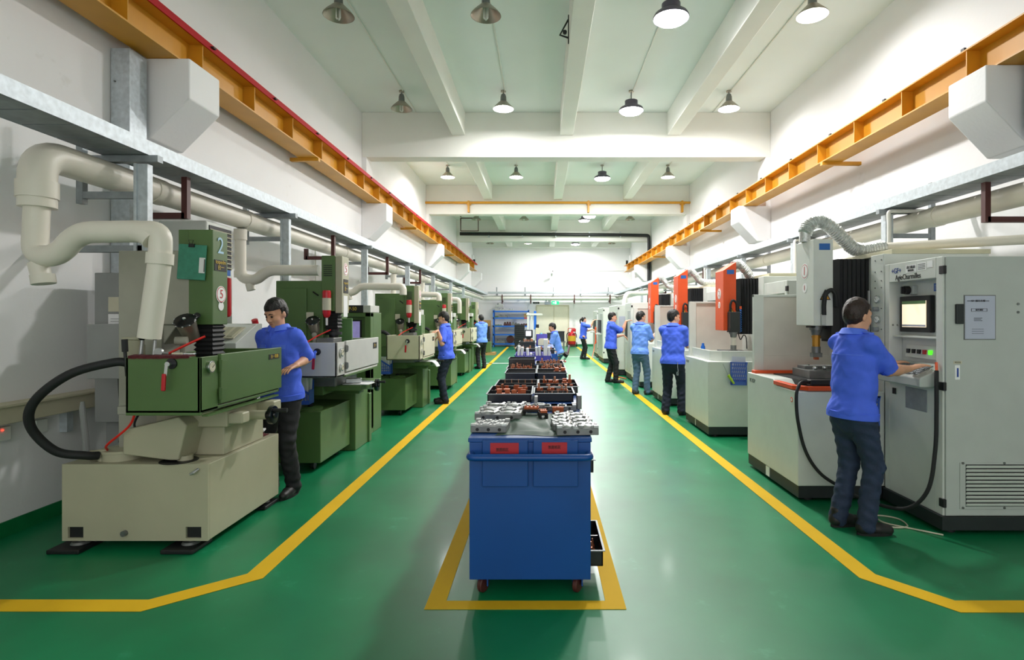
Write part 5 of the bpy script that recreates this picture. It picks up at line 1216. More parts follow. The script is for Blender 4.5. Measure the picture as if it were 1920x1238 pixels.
# sticking out of the carts' open sides
tray_thing(-.02, .355, 3.28, 3.75, .125, .095, 'black tray of copper scraps sticking out low on the nearest cart')
fill(.22, .35, 3.3, 3.73, .125, 9, 'copper scrap in the low side tray of the nearest cart', 'scraps in the low side tray', (0, 1, 2, 3), (1.1, 1.4))
tray_thing(-.1, .31, 3.4, 3.8, .64, .08, 'black tray sticking out of the upper shelf of the nearest cart')
MB().box(-.44, -.3, 3.6, 3.75, .64, .70).obj('steel_block', 'steel', 'grey steel block sticking out on the left side of the nearest cart', 'block', bevel=.004)

# ---- steel mould plates, film and copper work on the nearest cart
film = MB(); nx, ny = 26, 30; fx0, fx1, fy0, fy1 = -.27, .16, 3.2, 3.95
def fz(u, v):
    return .004 + .020 * abs(math.sin(5 * u + 3 * v * v) * math.sin(7 * v - 2 * u)) + .006 * abs(math.sin(13 * u * v + 4 * v))
vs = []
for j in range(ny + 1):
    for i in range(nx + 1):
        u, v = i / nx, j / ny
        vs.append((fx0 + (fx1 - fx0) * u + .012 * math.sin(9 * v), fy0 + (fy1 - fy0) * v + .02 * math.sin(6 * u), ZT + (fz(u, v) if .22 < u < .76 and .04 < v < .62 else .0025)))
fs = [(j * (nx + 1) + i, j * (nx + 1) + i + 1, (j + 1) * (nx + 1) + i + 1, (j + 1) * (nx + 1) + i) for j in range(ny) for i in range(nx)]
nv = len(vs)
film.add(vs + [(p[0], p[1], ZT + .0005) for p in vs], fs + [tuple(reversed([q + nv for q in f])) for f in fs])
film.obj('plastic_film', 'film', 'crumpled dark green plastic film spread over the nearest cart top', 'film', smooth=3)
def mould_plate(x, y, wx, wy, h, rz, label, style=0, holes=True, zb=ZT + .0035):
    t = thing('mould_plate', label, 'mould plate', (x, y, zb), 'steel mould plates on the nearest cart', rz)
    a, b_ = wx / 2, wy / 2
    MB().box(-a, a, -b_, b_, 0, h * .72).part('plate', 'steeldark', t, .002, seg=1)
    for sx in (-1, 1): MB().box(min(sx * a, sx * (a - .03)), max(sx * a, sx * (a - .03)), -b_, -b_ + .03, h * .72, h).box(min(sx * a, sx * (a - .03)), max(sx * a, sx * (a - .03)), b_ - .03, b_, h * .72, h).part('corner_block', 'steel', t, .002, seg=1)
    rnd = random.Random(int(abs(x * 991 + y * 77) * 10))
    b = MB(); zb = h * .72
    if style == 0:                       # grid of machined pockets
        for i in range(4):
            for j in range(3):
                cx, cy = -a + .045 + (wx - .09) * i / 3, -b_ + .045 + (wy - .09) * j / 2
                b.box(cx - wx * .09, cx + wx * .09, cy - wy * .10, cy + wy * .10, zb, zb + h * .12 * (1 + (i + j) % 2))
                b.cyl((cx, cy, zb), (cx, cy, zb + h * .3), wx * .03, wx * .022, 10)
    else:                                # rounded part halves
        for i in range(2):
            for j in range(max(1, int(wy / .11))):
                cx, cy = -a + wx * (.27 + .46 * i), -b_ + wy * (j + .5) / max(1, int(wy / .11))
                b.ball((cx, cy, zb), (wx * .17, .04, h * .3), 14).box(cx - wx * .2, cx + wx * .2, cy - .012, cy + .012, zb, zb + h * .2)
                b.cyl((cx - wx * .15, cy + .03, zb), (cx - wx * .15, cy + .03, zb + h * .4), .012, n=10).cyl((cx + wx * .12, cy - .03, zb), (cx + wx * .2, cy + .04, zb + .005), .014, n=10)
        for k in range(10): b.cbox((rnd.uniform(-a * .85, a * .85), rnd.uniform(-b_ * .85, b_ * .85), zb + h * .1), (.03, .016, h * .3), rz=rnd.uniform(0, 3))
    b.part('cavity_relief', 'steel', t)
    if holes:
        for q in (-.62, 0, .62): disc(MB(), (q * a, -b_, h * .35), .010, '-y', .001, 14).part('screw_hole', 'ink', t)
    return t
mould_plate(-.31, 3.37, .21, .2, .05, -.06, 'small steel mould plate at the front left corner of the nearest cart', 0)
mould_plate(-.29, 3.79, .3, .25, .052, -.04, 'large steel mould plate behind the small front left plate', 1)
mould_plate(-.27, 4.07, .3, .2, .05, -.02, 'steel mould plate furthest back on the left of the nearest cart', 1)
mould_plate(.2, 3.24, .24, .09, .055, .06, 'frontmost steel mould bar on the right of the nearest cart', 1)
for k, (yy, ww, rz, lab) in enumerate(((3.36, .24, .1, 'second steel mould bar from the front right'), (3.475, .25, .13, 'third steel mould bar from the front right'), (3.59, .23, .12, 'fourth steel mould bar from the front right'), (3.7, .2, .1, 'furthest steel mould bar in the right-hand row'))):
    mould_plate(.18, yy, ww, .075, .045, rz, lab, 1, False)
mould_plate(.115, 4.08, .26, .09, .045, .0, 'long grey steel bar behind the orange copper block', 0, True)
mould_plate(-.06, 4.05, .11, .1, .05, .1, 'grey steel block behind the copper strip', 0, False)
MB().box(.257, .29, 4.13, 4.27, ZT, ZT + .1).box(.22, .257, 4.2, 4.27, ZT, ZT + .03).obj('angle_block', 'steeldark', 'upright steel angle block at the right rear corner of the nearest cart', 'block', bevel=.003)
MB().box(-.06, -.035, 4.18, 4.26, ZT, ZT + .085).obj('angle_block', 'steel', 'small upright steel block between the two front trays', 'block', bevel=.003)
def fixture(x, y, wx, wy, label, rz):
    t = thing('electrode_fixture', label, 'fixture', (x, y, ZT + .0035), None, rz)
    MB().box(-wx / 2, wx / 2, -wy / 2, wy / 2, .02, .035).box(-wx / 2, -wx / 2 + .012, -wy / 2, wy / 2, 0, .02).box(wx / 2 - .012, wx / 2, -wy / 2, wy / 2, 0, .02).part('holder', 'black', t, .002)
    b = MB().box(-wx / 2 + .004, wx / 2 - .004, -wy / 2 + .006, wy / 2 - .006, .035, .052)
    for k in range(4): b.cyl((-wx / 2 + wx * (k + .5) / 4, 0, .052), (-wx / 2 + wx * (k + .5) / 4, 0, .06), wx * .07, n=10)
    b.part('copper_block', 'copper', t, .002)
fixture(-.075, 3.9, .11, .06, 'copper strip on a black holder, lying on the green film', -.1)
fixture(.005, 3.77, .055, .09, 'short copper block on a black holder, nearest on the green film', .15)
cb = thing('copper_block', 'orange copper block with fine grooves on the right of the nearest cart', 'copper block', (.11, 3.97, ZT + .0035))
MB().box(.07, .15, 3.94, 4.0, ZT + .0035, ZT + .043).part('block', 'copper', cb, .003, w=True)
b = MB()
for k in range(7): b.cyl((.077 + .011 * k, 3.955, ZT + .043), (.077 + .011 * k, 3.955, ZT + .05), .004, n=8)
b.part('studs', 'copperpale', cb, w=True)['kind'] = 'stuff'
# ---- document boxes and papers further along
def doc_box(x0, x1, y0, y1, z, h, label, m='purple'):
    t = thing('document_box', label, 'box', ((x0 + x1) / 2, (y0 + y1) / 2, z), 'plastic document boxes on the carts')
    b = MB(); e = .005
    b.box(x0, x1, y0, y1, z, z + .006).box(x0, x1, y0, y0 + e, z, z + h * .75).box(x0, x1, y1 - e, y1, z, z + h)
    for x in (x0, x1 - e): b.prism([(y0, z), (y1, z), (y1, z + h), (y0, z + h * .75)], 'x', x, x + e)
    b.part('box', m, t, w=True); return t
xs_ = [-.41, -.27, -.13, .0]
for k, x in enumerate(xs_):
    doc_box(x, x + .13, 8.45, 8.75, .88, .17, ['leftmost', 'second', 'third', 'fourth'][k] + ' purple document box in the row of purple boxes')
doc_box(.136, .24, 8.4, 8.7, .88, .14, 'bright blue document box right of the purple boxes', 'stickerblue')
random.seed(5)
for k, (x, y, hh, tl) in enumerate(((-.365, 8.6, .26, .07), (-.315, 8.6, .24, .07), (-.225, 8.6, .22, -.05), (-.175, 8.6, .15, 0), (-.085, 8.6, .24, -.07), (-.04, 8.6, .25, -.07), (.046, 8.6, .36, .02), (.102, 8.6, .24, -.01))):
    MB().cbox((x, y, .89 + hh / 2), (.035 if k != 6 else .06, .2, hh), ry=tl).obj('document_folder', 'paper' if k % 2 else 'sticker', ('thick' if k == 6 else 'white') + ' document folder %s' % ['leaning in the leftmost purple box, outer one', 'leaning in the leftmost purple box, inner one', 'standing in the second purple box, taller one', 'short and upright in the second purple box', 'leaning left in the third purple box, front one', 'leaning left in the third purple box, rear one', 'rising high above the purple boxes', 'slumped at the right end of the purple boxes'][k], 'folder', 'document folders in the purple boxes', bevel=.003)
t = thing('magnifier_lamp', 'teal articulated magnifier arm with black head on the third cart', 'lamp', (.29, 7.55, .99))
MB().tube([(.22, 7.6, .99), (.255, 7.55, 1.06), (.3, 7.5, 1.1)], .012, 8).tube([(.2, 7.58, 1.05), (.26, 7.54, 1.08)], .01, 8).part('arm', 'teal', t, w=True)
MB().cyl((.3, 7.5, 1.075), (.325, 7.48, 1.105), .035, n=14).part('head', 'black', t, .004, w=True)
t = thing('divider_board', 'purple plastic board standing on the furthest blue cart', 'board', (-.02, 12.5, .96))
MB().box(-.14, .11, 12.5, 12.53, .96, 1.215).part('board', 'purple', t, .004, w=True)
MB().box(-.14, -.12, 12.5, 12.75, .96, 1.2).part('side_board', 'purple', t, .004, w=True)
b = MB(); 
t = thing('cream_panel', 'cream rounded panel leaning against the purple board', 'panel', (.0, 12.4, .96))
b.prism([(-.1, .965), (.13, .965), (.13, 1.12), (-.06, 1.12), (-.1, 1.08)], 'y', 12.42, 12.45).part('panel', 'creamlight', t, .006, w=True)
# ------------------------------------------------------------------ people: one continuous skin per body, clothes as children
class Field:
    def __init__(s, lo, hi, h):
        s.lo = np.array(lo, float); s.h = h
        n = np.ceil((np.array(hi) - s.lo) / h).astype(int) + 1
        s.d = np.full(n, 1.0, np.float32)
        s.ax = [(s.lo[i] + h * np.arange(n[i])).astype(np.float32) for i in range(3)]
    def blk(s, lo, hi):
        sl = []
        for i in range(3):
            a = int(max(0, math.floor((lo[i] - s.lo[i]) / s.h))); b = int(min(s.d.shape[i], math.ceil((hi[i] - s.lo[i]) / s.h) + 1))
            if b <= a: return None
            sl.append(slice(a, b))
        return tuple(sl), s.ax[0][sl[0]][:, None, None], s.ax[1][sl[1]][None, :, None], s.ax[2][sl[2]][None, None, :]
    def put(s, sl, dn, k, sub):
        c = s.d[sl]
        if sub:
            hh = np.maximum(k - np.abs(c + dn), 0) if k else 0
            s.d[sl] = np.maximum(c, -dn) + (hh * hh / (4 * k) if k else 0)
        else:
            hh = np.maximum(k - np.abs(c - dn), 0) if k else 0
            s.d[sl] = np.minimum(c, dn) - (hh * hh / (4 * k) if k else 0)
    def cone(s, a, b, ra, rb, k=.02, sub=False):
        a = np.array(a, float); b = np.array(b, float); p = max(ra, rb) + k + 2 * s.h
        q = s.blk(np.minimum(a, b) - p, np.maximum(a, b) + p)
        if q is None: return
        sl, x, y, z = q; v = b - a; L2 = max(1e-9, v @ v)
        t = np.clip(((x - a[0]) * v[0] + (y - a[1]) * v[1] + (z - a[2]) * v[2]) / L2, 0, 1)
        dn = np.sqrt((x - a[0] - t * v[0]) ** 2 + (y - a[1] - t * v[1]) ** 2 + (z - a[2] - t * v[2]) ** 2) - (ra + t * (rb - ra))
        s.put(sl, dn, k, sub)
    def ell(s, c, r, R=None, k=.02, sub=False):
        c = np.array(c, float); m = max(r) + k + 2 * s.h; q = s.blk(c - m, c + m)
        if q is None: return
        sl, x, y, z = q; R = np.eye(3) if R is None else np.array(R)
        X, Y, Z = x - c[0], y - c[1], z - c[2]
        u = [(R[0, i] * X + R[1, i] * Y + R[2, i] * Z) for i in range(3)]
        k0 = np.sqrt(sum((u[i] / r[i]) ** 2 for i in range(3))); k1 = np.sqrt(sum((u[i] / r[i] ** 2) ** 2 for i in range(3))) + 1e-6
        s.put(sl, k0 * (k0 - 1) / k1, k, sub)
    def plane(s, c, n):                          # keep the side n points away from
        x, y, z = s.ax[0][:, None, None], s.ax[1][None, :, None], s.ax[2][None, None, :]
        s.d = np.maximum(s.d, ((x - c[0]) * n[0] + (y - c[1]) * n[1] + (z - c[2]) * n[2]).astype(np.float32))
    def wrinkle(s, amp, sc, seed, zs=1.6):
        x, y, z = s.ax[0][:, None, None] * sc, s.ax[1][None, :, None] * sc, s.ax[2][None, None, :] * sc * zs
        o = seed * 1.7
        w_ = np.sin(z + 1.3 * np.sin(x * .9 + o) + .9 * np.sin(y * 1.1 - o)) * np.sin(x * .55 + .6 * z + 2 * o) + .6 * np.sin(1.9 * z - 1.5 * x + 1.7 * y + o) * np.sin(1.3 * y + o)
        s.d += (amp * w_).astype(np.float32)
    def mesh(s):
        """naive surface nets"""
        d = s.d; ins = d < 0; n = d.shape
        cnt = np.zeros(tuple(k - 1 for k in n), np.int8)
        cor = [(i, j, k) for i in (0, 1) for j in (0, 1) for k in (0, 1)]
        for (i, j, k) in cor: cnt += ins[i:n[0] - 1 + i, j:n[1] - 1 + j, k:n[2] - 1 + k]
        mix = (cnt > 0) & (cnt < 8); cells = np.argwhere(mix)
        idx = np.full(cnt.shape, -1, np.int64); idx[mix] = np.arange(len(cells))
        V = [d[cells[:, 0] + c[0], cells[:, 1] + c[1], cells[:, 2] + c[2]] for c in cor]
        acc = np.zeros((len(cells), 3)); num = np.zeros(len(cells))
        for a in range(8):
            for b in range(a + 1, 8):
                df = [cor[b][q] - cor[a][q] for q in range(3)]
                if sum(map(abs, df)) != 1: continue
                m = (V[a] < 0) != (V[b] < 0); t = np.where(m, V[a] / np.where(m, V[a] - V[b], 1), 0)
                acc += np.where(m[:, None], np.array(cor[a]) + t[:, None] * np.array(df), 0); num += m
        P = s.lo + s.h * (cells + acc / num[:, None])
        F = []
        for ax in range(3):
            u, v = (ax + 1) % 3, (ax + 2) % 3
            A = [slice(None)] * 3; B = [slice(None)] * 3; A[ax] = slice(0, -1); B[ax] = slice(1, None)
            for q in (u, v): A[q] = slice(1, -1); B[q] = slice(1, -1)
            a_, b_ = ins[tuple(A)], ins[tuple(B)]
            e = np.argwhere(a_ != b_); sg = a_[tuple(e.T)]
            e = e.copy(); e[:, u] += 1; e[:, v] += 1
            q = []
            for (du, dv) in ((-1, -1), (0, -1), (0, 0), (-1, 0)):
                c = e.copy(); c[:, u] += du; c[:, v] += dv; q.append(idx[tuple(c.T)])
            q = np.stack(q, 1); F.append(np.where(sg[:, None], q, q[:, ::-1]))
        return P, np.concatenate(F)
    def build(s, name, m, parent, xf=None):
        P, F = s.mesh()
        me = bpy.data.meshes.new(name)
        me.vertices.add(len(P)); me.vertices.foreach_set('co', P.astype(np.float32).ravel())
        me.loops.add(F.size); me.loops.foreach_set('vertex_index', F.ravel().astype(np.int32))
        me.polygons.add(len(F)); me.polygons.foreach_set('loop_start', (np.arange(len(F)) * 4).astype(np.int32))
        me.update(calc_edges=True); me.validate(); me.shade_smooth(); me.materials.append(M[m])
        ob = bpy.data.objects.new(name, me); COL.objects.link(ob); ob.parent = parent
        return ob
def ik(a, b, l1, l2, pole):
    a, b, pole = Vector(a), Vector(b), Vector(pole); v = b - a; L = v.length
    if L > (l1 + l2) * .995: b = a + v.normalized() * (l1 + l2) * .995; v = b - a; L = v.length
    c = (l1 * l1 - l2 * l2 + L * L) / (2 * L); h = math.sqrt(max(0, l1 * l1 - c * c))
    u = v.normalized(); p = (pole - u * pole.dot(u)).normalized()
    return a + u * c + p * h, b
def person(x, y, phi, label, hands, feet=None, height=1.72, lean=0.08, yaw=0., pitch=.15, shirt='shirt', pants='denim', hair='hair', shoe='shoe', h=.008, seat=None, female=False, curl=.5, hdirs=None, extras=True, thin=1.0):
    """hands: world points (left, right) of the palms; feet: local (x, y, toe angle); forward is local +y"""
    S = height / 1.70
    root = thing('person', label, 'person', (x, y, 0), None, phi)
    Ri = Matrix.Rotation(-phi, 3, 'Z')
    loc = lambda p: Ri @ (Vector(p) - Vector((x, y, 0)))
    dz = (seat - .80 * S) if seat else 0         # seated: drop the pelvis
    hipz = .90 * S + dz
    Lm = Matrix.Rotation(-lean, 3, 'X'); piv = Vector((0, 0, hipz))
    up = lambda p: piv + Lm @ (Vector(p) * S - Vector((0, 0, .90 * S)))
    w_ = thin
    # ---- joints
    sh = {-1: up((-.158 * w_, -.01, 1.37)), 1: up((.158 * w_, -.01, 1.37))}
    nb, hc = up((0, -.015, 1.43)), up((0, .01, 1.575))
    hipj = {k: Vector((k * .088 * S, 0, hipz)) for k in (-1, 1)}
    feet = feet or {-1: (-.11, .0, .15), 1: (.11, .03, -.15)}
    A, Bn = .285 * S, .25 * S
    arms = {}
    for k, tgt in zip((-1, 1), hands):
        p = loc(tgt); hd = (Vector(hdirs[0 if k < 0 else 1]) if hdirs else None)
        hd = (Ri @ hd) if hd is not None else (p - sh[k]).normalized()
        wr = p - hd.normalized() * .085 * S
        el, wr = ik(sh[k], wr, A, Bn, (k * .06, -.2, -1))
        arms[k] = (el, wr, hd.normalized())
    legs = {}
    for k in (-1, 1):
        fx, fy, fa = feet[k]; an = Vector((fx, fy, .085 * S))
        kn, an = ik(hipj[k], an, .43 * S, .40 * S, (fx * .3, 1, .1))
        legs[k] = (kn, an, fa)
    lo = [-.75, -.75, -.02]; hi = [.75, .95, 1.8 * S]
    pts = [q for a in arms.values() for q in (a[0], a[1], a[1] + a[2] * .22)] + [q for l in legs.values() for q in l[:2]] + [hc, Vector((-.3, -.22, 0)), Vector((.3, .25, 0))]
    lo = [min(p[i] for p in pts) - .12 for i in range(3)]; hi = [max(p[i] for p in pts) + .12 for i in range(3)]; lo[2] = -.02; hi[2] = hc.z + .2
    RL = np.array(Lm)
    # ---- body
    F = Field(lo, hi, h)
    F.ell(up((0, 0, .92)), (.145 * S, .1 * S, .12 * S), RL); F.ell(up((0, 0, 1.07)), (.125 * S, .09 * S, .16 * S), RL, .05); F.ell(up((0, 0, 1.26)), (.145 * S, .10 * S, .17 * S), RL, .05)
    F.cone(sh[-1] * .8 + sh[1] * .2, sh[1] * .8 + sh[-1] * .2, .05 * S, .05 * S, .04)
    F.cone(nb - Vector((0, 0, .02)), hc - Vector((0, .01, .02)), .057 * S, .05 * S, .03)
    for k in (-1, 1):
        el, wr, hd = arms[k]
        F.cone(sh[k], el, .05 * S, .04 * S, .03); F.cone(el, el * .6 + wr * .4, .042 * S, .041 * S, .015); F.cone(el * .6 + wr * .4, wr, .041 * S, .026 * S, .015)
        kn, an, fa = legs[k]
        F.cone(hipj[k], kn, .08 * S, .05 * S, .03); F.cone(kn, an, .052 * S, .035 * S, .02)
        # hand: palm, four bent fingers, thumb
        fw = hd; dn = Vector((0, 0, -1)); dn = (dn - fw * dn.dot(fw))
        dn = dn.normalized() if dn.length > .05 else Vector((-k, 0, 0))
        sd = fw.cross(dn).normalized() * (1 if k > 0 else -1)    # towards the thumb (inner side)
        if sd.x * k > 0: sd = -sd
        for o in (-.026, -.009, .009, .026):
            F.cone(wr + sd * o * .6, wr + fw * .085 * S + sd * o, .014 * S, .012 * S, .012)
        rf = max(.0085, h * 1.15) * S
        for o, L in ((-.031, .062), (-.011, .076), (.010, .082), (.031, .073)):
            p = wr + fw * .085 * S + sd * o * 1.08; dr = (fw + sd * o * 2.2).normalized()
            for sgi, fr in enumerate((.45, .3, .25)):
                dr = (dr + dn * curl * (.5, .8, .8)[sgi]).normalized(); q = p + dr * L * fr * S
                F.cone(p, q, rf * (1.05 - .1 * sgi), rf * (.98 - .1 * sgi), .003); p = q
        p = wr + fw * .022 * S + sd * .02; q = p + (fw * .55 + sd * .75 + dn * .25).normalized() * .045 * S; r_ = q + (fw * .85 + sd * .3 + dn * .3).normalized() * .033 * S
        F.cone(p, q, .015 * S, .0115 * S, .012); F.cone(q, r_, .0112 * S, max(.009, h) * S, .004)
    # head
    Rh = Lm.inverted() if False else (Matrix.Rotation(yaw, 3, 'Z') @ Matrix.Rotation(-pitch, 3, 'X'))
    RH = np.array(Rh); g = .95 * S * (.95 if female else 1)
    hp = lambda a, b, c: hc + Rh @ (Vector((a, b, c)) * g)
    F.ell(hp(0, -.012, .03), (.076 * g, .096 * g, .095 * g), RH); F.ell(hp(0, .028, -.03), (.062 * g, .068 * g, .088 * g), RH, .03)
    F.cone(hp(-.025, .052, -.092), hp(.025, .052, -.092), .026 * g, .026 * g, .03); F.cone(hp(0, .072, -.1), hp(0, .07, -.095), .02 * g, .02 * g, .02)
    F.cone(hp(-.035, .078, .022), hp(.035, .078, .022), .014 * g, .014 * g, .02)
    for k in (-1, 1):
        F.ell(hp(k * .03, .1, -.002), (.016 * g, .012 * g, .010 * g), RH, .008, True)
        F.ell(hp(k * .075, -.008, -.02), (.011 * g, .02 * g, .033 * g), RH, .006)
        F.ell(hp(k * .038, .06, -.04), (.026 * g, .03 * g, .03 * g), RH, .02)
    F.cone(hp(0, .09, .008), hp(0, .112, -.034), .0085 * g, .0125 * g, .012); F.cone(hp(-.012, .1, -.04), hp(.012, .1, -.04), .009 * g, .009 * g, .008)
    F.cone(hp(-.018, .09, -.064), hp(.018, .09, -.064), .0075 * g, .0075 * g, .006); F.cone(hp(-.015, .087, -.076), hp(.015, .087, -.076), .0085 * g, .0085 * g, .006)
    body = F.build('body', 'skin', root)
    # ---- shirt with hollow cuffs and a standing collar
    F = Field([lo[0], lo[1], max(lo[2], hipz - .2)], [hi[0], hi[1], nb.z + .09], h)
    hem = up((0, 0, .825)) if not seat else up((0, 0, .86))
    F.ell(up((0, .0, 1.25)), (.178 * S * w_, .128 * S, .19 * S), RL); F.ell(up((0, .004, 1.05)), (.175 * S * w_, .135 * S, .21 * S), RL, .06)
    F.ell(up((0, -.006, .87)), (.19 * S * w_, .148 * S, .13 * S), RL, .05)
    F.cone(sh[-1] * .86 + sh[1] * .14, sh[1] * .86 + sh[-1] * .14, .06 * S, .06 * S, .05)
    F.cone(nb + Vector((0, -.01, -.04)), nb + Vector((0, -.004, .004)), .085 * S, .07 * S, .05)
    for k in (-1, 1):
        el, wr, hd = arms[k]; F.cone(sh[k], sh[k].lerp(el, .92), .066 * S, .07 * S, .03)
    F.wrinkle(.0042, 22, x * 3 + y, .7); F.wrinkle(.003, 44, y * 2 - x, .8)
    F.cone(up((-.3, 0, .855)), up((.3, 0, .855)), .001, .001, .001) if False else None
    for k in (-1, 1):
        el, wr, hd = arms[k]; dr = (el - sh[k]).normalized(); e0 = sh[k].lerp(el, .93); r = .16
        q = F.blk(np.array(e0) - r, np.array(e0) + r)
        if q:
            sl, X, Y, Z = q; pd = (X - e0[0]) * dr.x + (Y - e0[1]) * dr.y + (Z - e0[2]) * dr.z
            rd = np.sqrt(np.maximum(0, (X - e0[0]) ** 2 + (Y - e0[1]) ** 2 + (Z - e0[2]) ** 2 - pd * pd))
            tor = ((X * X * 0 + Y * 0 + Z * 0) + 1)
            near = (rd < .105 * S) & (pd > -.03)
            F.d[sl] = np.where(near, np.maximum(F.d[sl], pd), F.d[sl])
            F.d[sl] = np.where((rd < .105 * S) & (pd > -.05), np.maximum(F.d[sl], np.minimum(.061 * S - rd, .05)), F.d[sl])
    F.plane(hem, tuple(-(Lm @ Vector((0, 0, 1)))))
    F.cone(nb + Vector((0, -.006, -.02)), nb + Vector((0, .012, .1)), .060 * S, .066 * S, .004, True)
    F.cone(nb + Vector((0, .13 * S, .06)), nb + Vector((0, .1 * S, -.05)), .045 * S, .012 * S, .008, True)
    st = F.build('shirt', shirt, root)
    def top(p):
        i, j = int((p.x - F.lo[0]) / h), int((p.y - F.lo[1]) / h); col = np.nonzero(F.d[i, j] < 0)[0]
        return Vector((p.x, p.y, F.lo[2] + h * (col.max() if len(col) else 0) + .004))
    def patch(name, x0, x1, z0, z1, side=1, nx=5, nz=8, t=.004, m='collar'):
        rings = []
        for a in range(nz + 1):
            zz = z0 + (z1 - z0) * a / nz; r1, r2 = [], []
            for c in range(nx + 1):
                xx = x0 + (x1 - x0) * c / nx; i, k = int(round((xx - F.lo[0]) / h)), int(round((zz - F.lo[2]) / h))
                if not (0 <= i < F.d.shape[0] and 0 <= k < F.d.shape[2]): return
                col = np.nonzero(F.d[i, :, k] < 0)[0]
                if not len(col): return
                j = col.max() if side > 0 else col.min(); jn = min(F.d.shape[1] - 1, max(0, j + side)); d0, d1 = F.d[i, j, k], F.d[i, jn, k]
                yy = F.lo[1] + h * (j + side * (d0 / (d0 - d1 + 1e-9)))
                r1.append((xx, yy + side * t, zz)); r2.append((xx, yy - side * .004, zz))
            rings.append(r1 + r2[::-1])
        MB().rings(rings).part(name, m, root, smooth=1.2)
    if extras:
        # waistband, shoulder straps, collar flaps, chest pocket
        n = 28; b = MB(); ax = Lm @ Vector((0, 0, 1)); xx = Vector((1, 0, 0)); yy = ax.cross(xx)
        rr = []
        for (dz_, e) in ((-.004, 0), (.0, .007), (.045, .009), (.05, 0)):
            cc = hem + ax * dz_; f_ = 1
            rr.append([cc + xx * math.cos(2 * PI * q / n) * (.186 * S * w_ + e) + yy * math.sin(2 * PI * q / n) * (.146 * S + e) for q in range(n)])
        b.rings(rr, cap=False).part('waistband', shirt, root)
        for k in (-1, 1):
            a = top(nb.lerp(sh[k], .55)); c = top(nb.lerp(sh[k], 1.02))
            b = MB(); m_ = Matrix.Translation((a + c) / 2) @ (c - a).to_track_quat('X', 'Z').to_matrix().to_4x4(); L = (c - a).length / 2
            b.box(-L, L, -.022, .022, -.006, .008, m_).part('shoulder_strap', 'collar', root, .003)
        zc = up((0, 0, 1.25)).z
        if not seat:
            for k in (-1, 1):
                patch('chest_pocket', k * .085 - .05, k * .085 + .05, zc - .07, zc + .03, 1, t=.003, m=shirt)
                patch('pocket_flap', k * .085 - .052, k * .085 + .052, zc + .015, zc + .05, 1, t=.007, nz=2)
            patch('button_placket', -.016, .016, hem.z + .06, zc + .11, 1, 2, 14, .004, shirt)
            patch('back_yoke_seam', -.15, .15, zc + .035, zc + .042, -1, 12, 1, .003)
        b = MB(); rings = []
        for q in range(25):
            a_ = PI * (.60 + 1.8 * q / 24); u = Vector((math.cos(a_), math.sin(a_), 0)); u = Vector((u.x, u.y, 0))
            dip = .018 * (abs(q - 12) / 12) ** 2
            p0 = nb + Vector((u.x * .066, u.y * .068 + .004, .052 - dip)) ; p1 = nb + Vector((u.x * .108, u.y * .104 + .004, .012 - dip * 1.5)); pm = p0.lerp(p1, .4) + Vector((0, 0, .012))
            rings.append([p0 - Vector((0, 0, .03)), p0 - u * .0, pm, p1, p1 + u * .005 - Vector((0, 0, .004)), p1 - u * .012 - Vector((0, 0, .01))])
        b.rings(rings).part('collar', 'collar', root)
    # ---- trousers
    F = Field([lo[0], lo[1], 0], [hi[0], hi[1], hipz + .02], h)
    F.ell(Vector((0, 0, hipz - .06)), (.158 * S * w_, .112 * S, .17 * S), None, .02)
    for k in (-1, 1):
        kn, an, fa = legs[k]; low = an + Vector((0, -.008, -.02))
        F.cone(hipj[k] + Vector((0, -.01, -.03)), kn, .094 * S * w_, .07 * S * w_, .035); F.cone(kn, low, .07 * S * w_, .062 * S * w_, .02)
    F.wrinkle(.005, 34, x * 2 - y, 1.3)
    F.build('trousers', pants, root)
    # ---- shoes
    for k in (-1, 1):
        kn, an, fa = legs[k]; R3 = Matrix.Rotation(fa, 3, 'Z'); P = lambda a, b, c: Vector((an.x, an.y, 0)) + R3 @ Vector((a, b, c))
        c0 = P(0, .05, .05); F = Field([c0.x - .24, c0.y - .24, -.01], [c0.x + .24, c0.y + .24, .17], max(.006, h * .8))
        F.cone(P(0, -.035, .05), P(0, .08, .045), .042 * S, .042 * S, .02); F.cone(P(0, .08, .04), P(k * .006, .155, .034), .044 * S, .036 * S, .02); F.cone(P(0, -.02, .06), P(0, -.015, .12), .045 * S, .047 * S, .03)
        F.plane((0, 0, .012), (0, 0, -1)); so = F.build('shoe', shoe, root)
        b = MB(); out = []
        for q in range(24):
            a_ = 2 * PI * q / 24; yy_ = math.sin(a_); out.append(P(math.cos(a_) * (.045 if yy_ > 0 else .041) * S, .058 + yy_ * .128 * S, 0))
        b.rings([[(p.x, p.y, .0) for p in out], [(p.x, p.y, .022) for p in out]]).part('sole', 'sole', so)
    # ---- hair, eyes, brows, mouth
    F = Field([hc.x - .17, hc.y - .19, hc.z - .2], [hc.x + .17, hc.y + .17, hc.z + .19], max(.005, h * .7))
    F.ell(hp(0, -.014, .034), (.086 * g, .106 * g, .103 * g), RH, .0)
    F.ell(hp(0, -.05, -.02), (.07 * g, .055 * g, .07 * g), RH, .03)
    X, Y, Z = np.meshgrid(*F.ax, indexing='ij'); q = np.stack([X - hc.x, Y - hc.y, Z - hc.z], -1) @ RH / g
    face = np.minimum(.052 - q[..., 2] - .10 * np.abs(q[..., 0]), np.maximum(q[..., 1] - .012 + .0 * q[..., 2], -q[..., 2] - .085 if not female else q[..., 1] - .03))
    F.d = np.maximum(F.d, (face * g).astype(np.float32))
    F.wrinkle(.0025, 95, x + y, .4)
    hr = F.build('hair', hair, root)
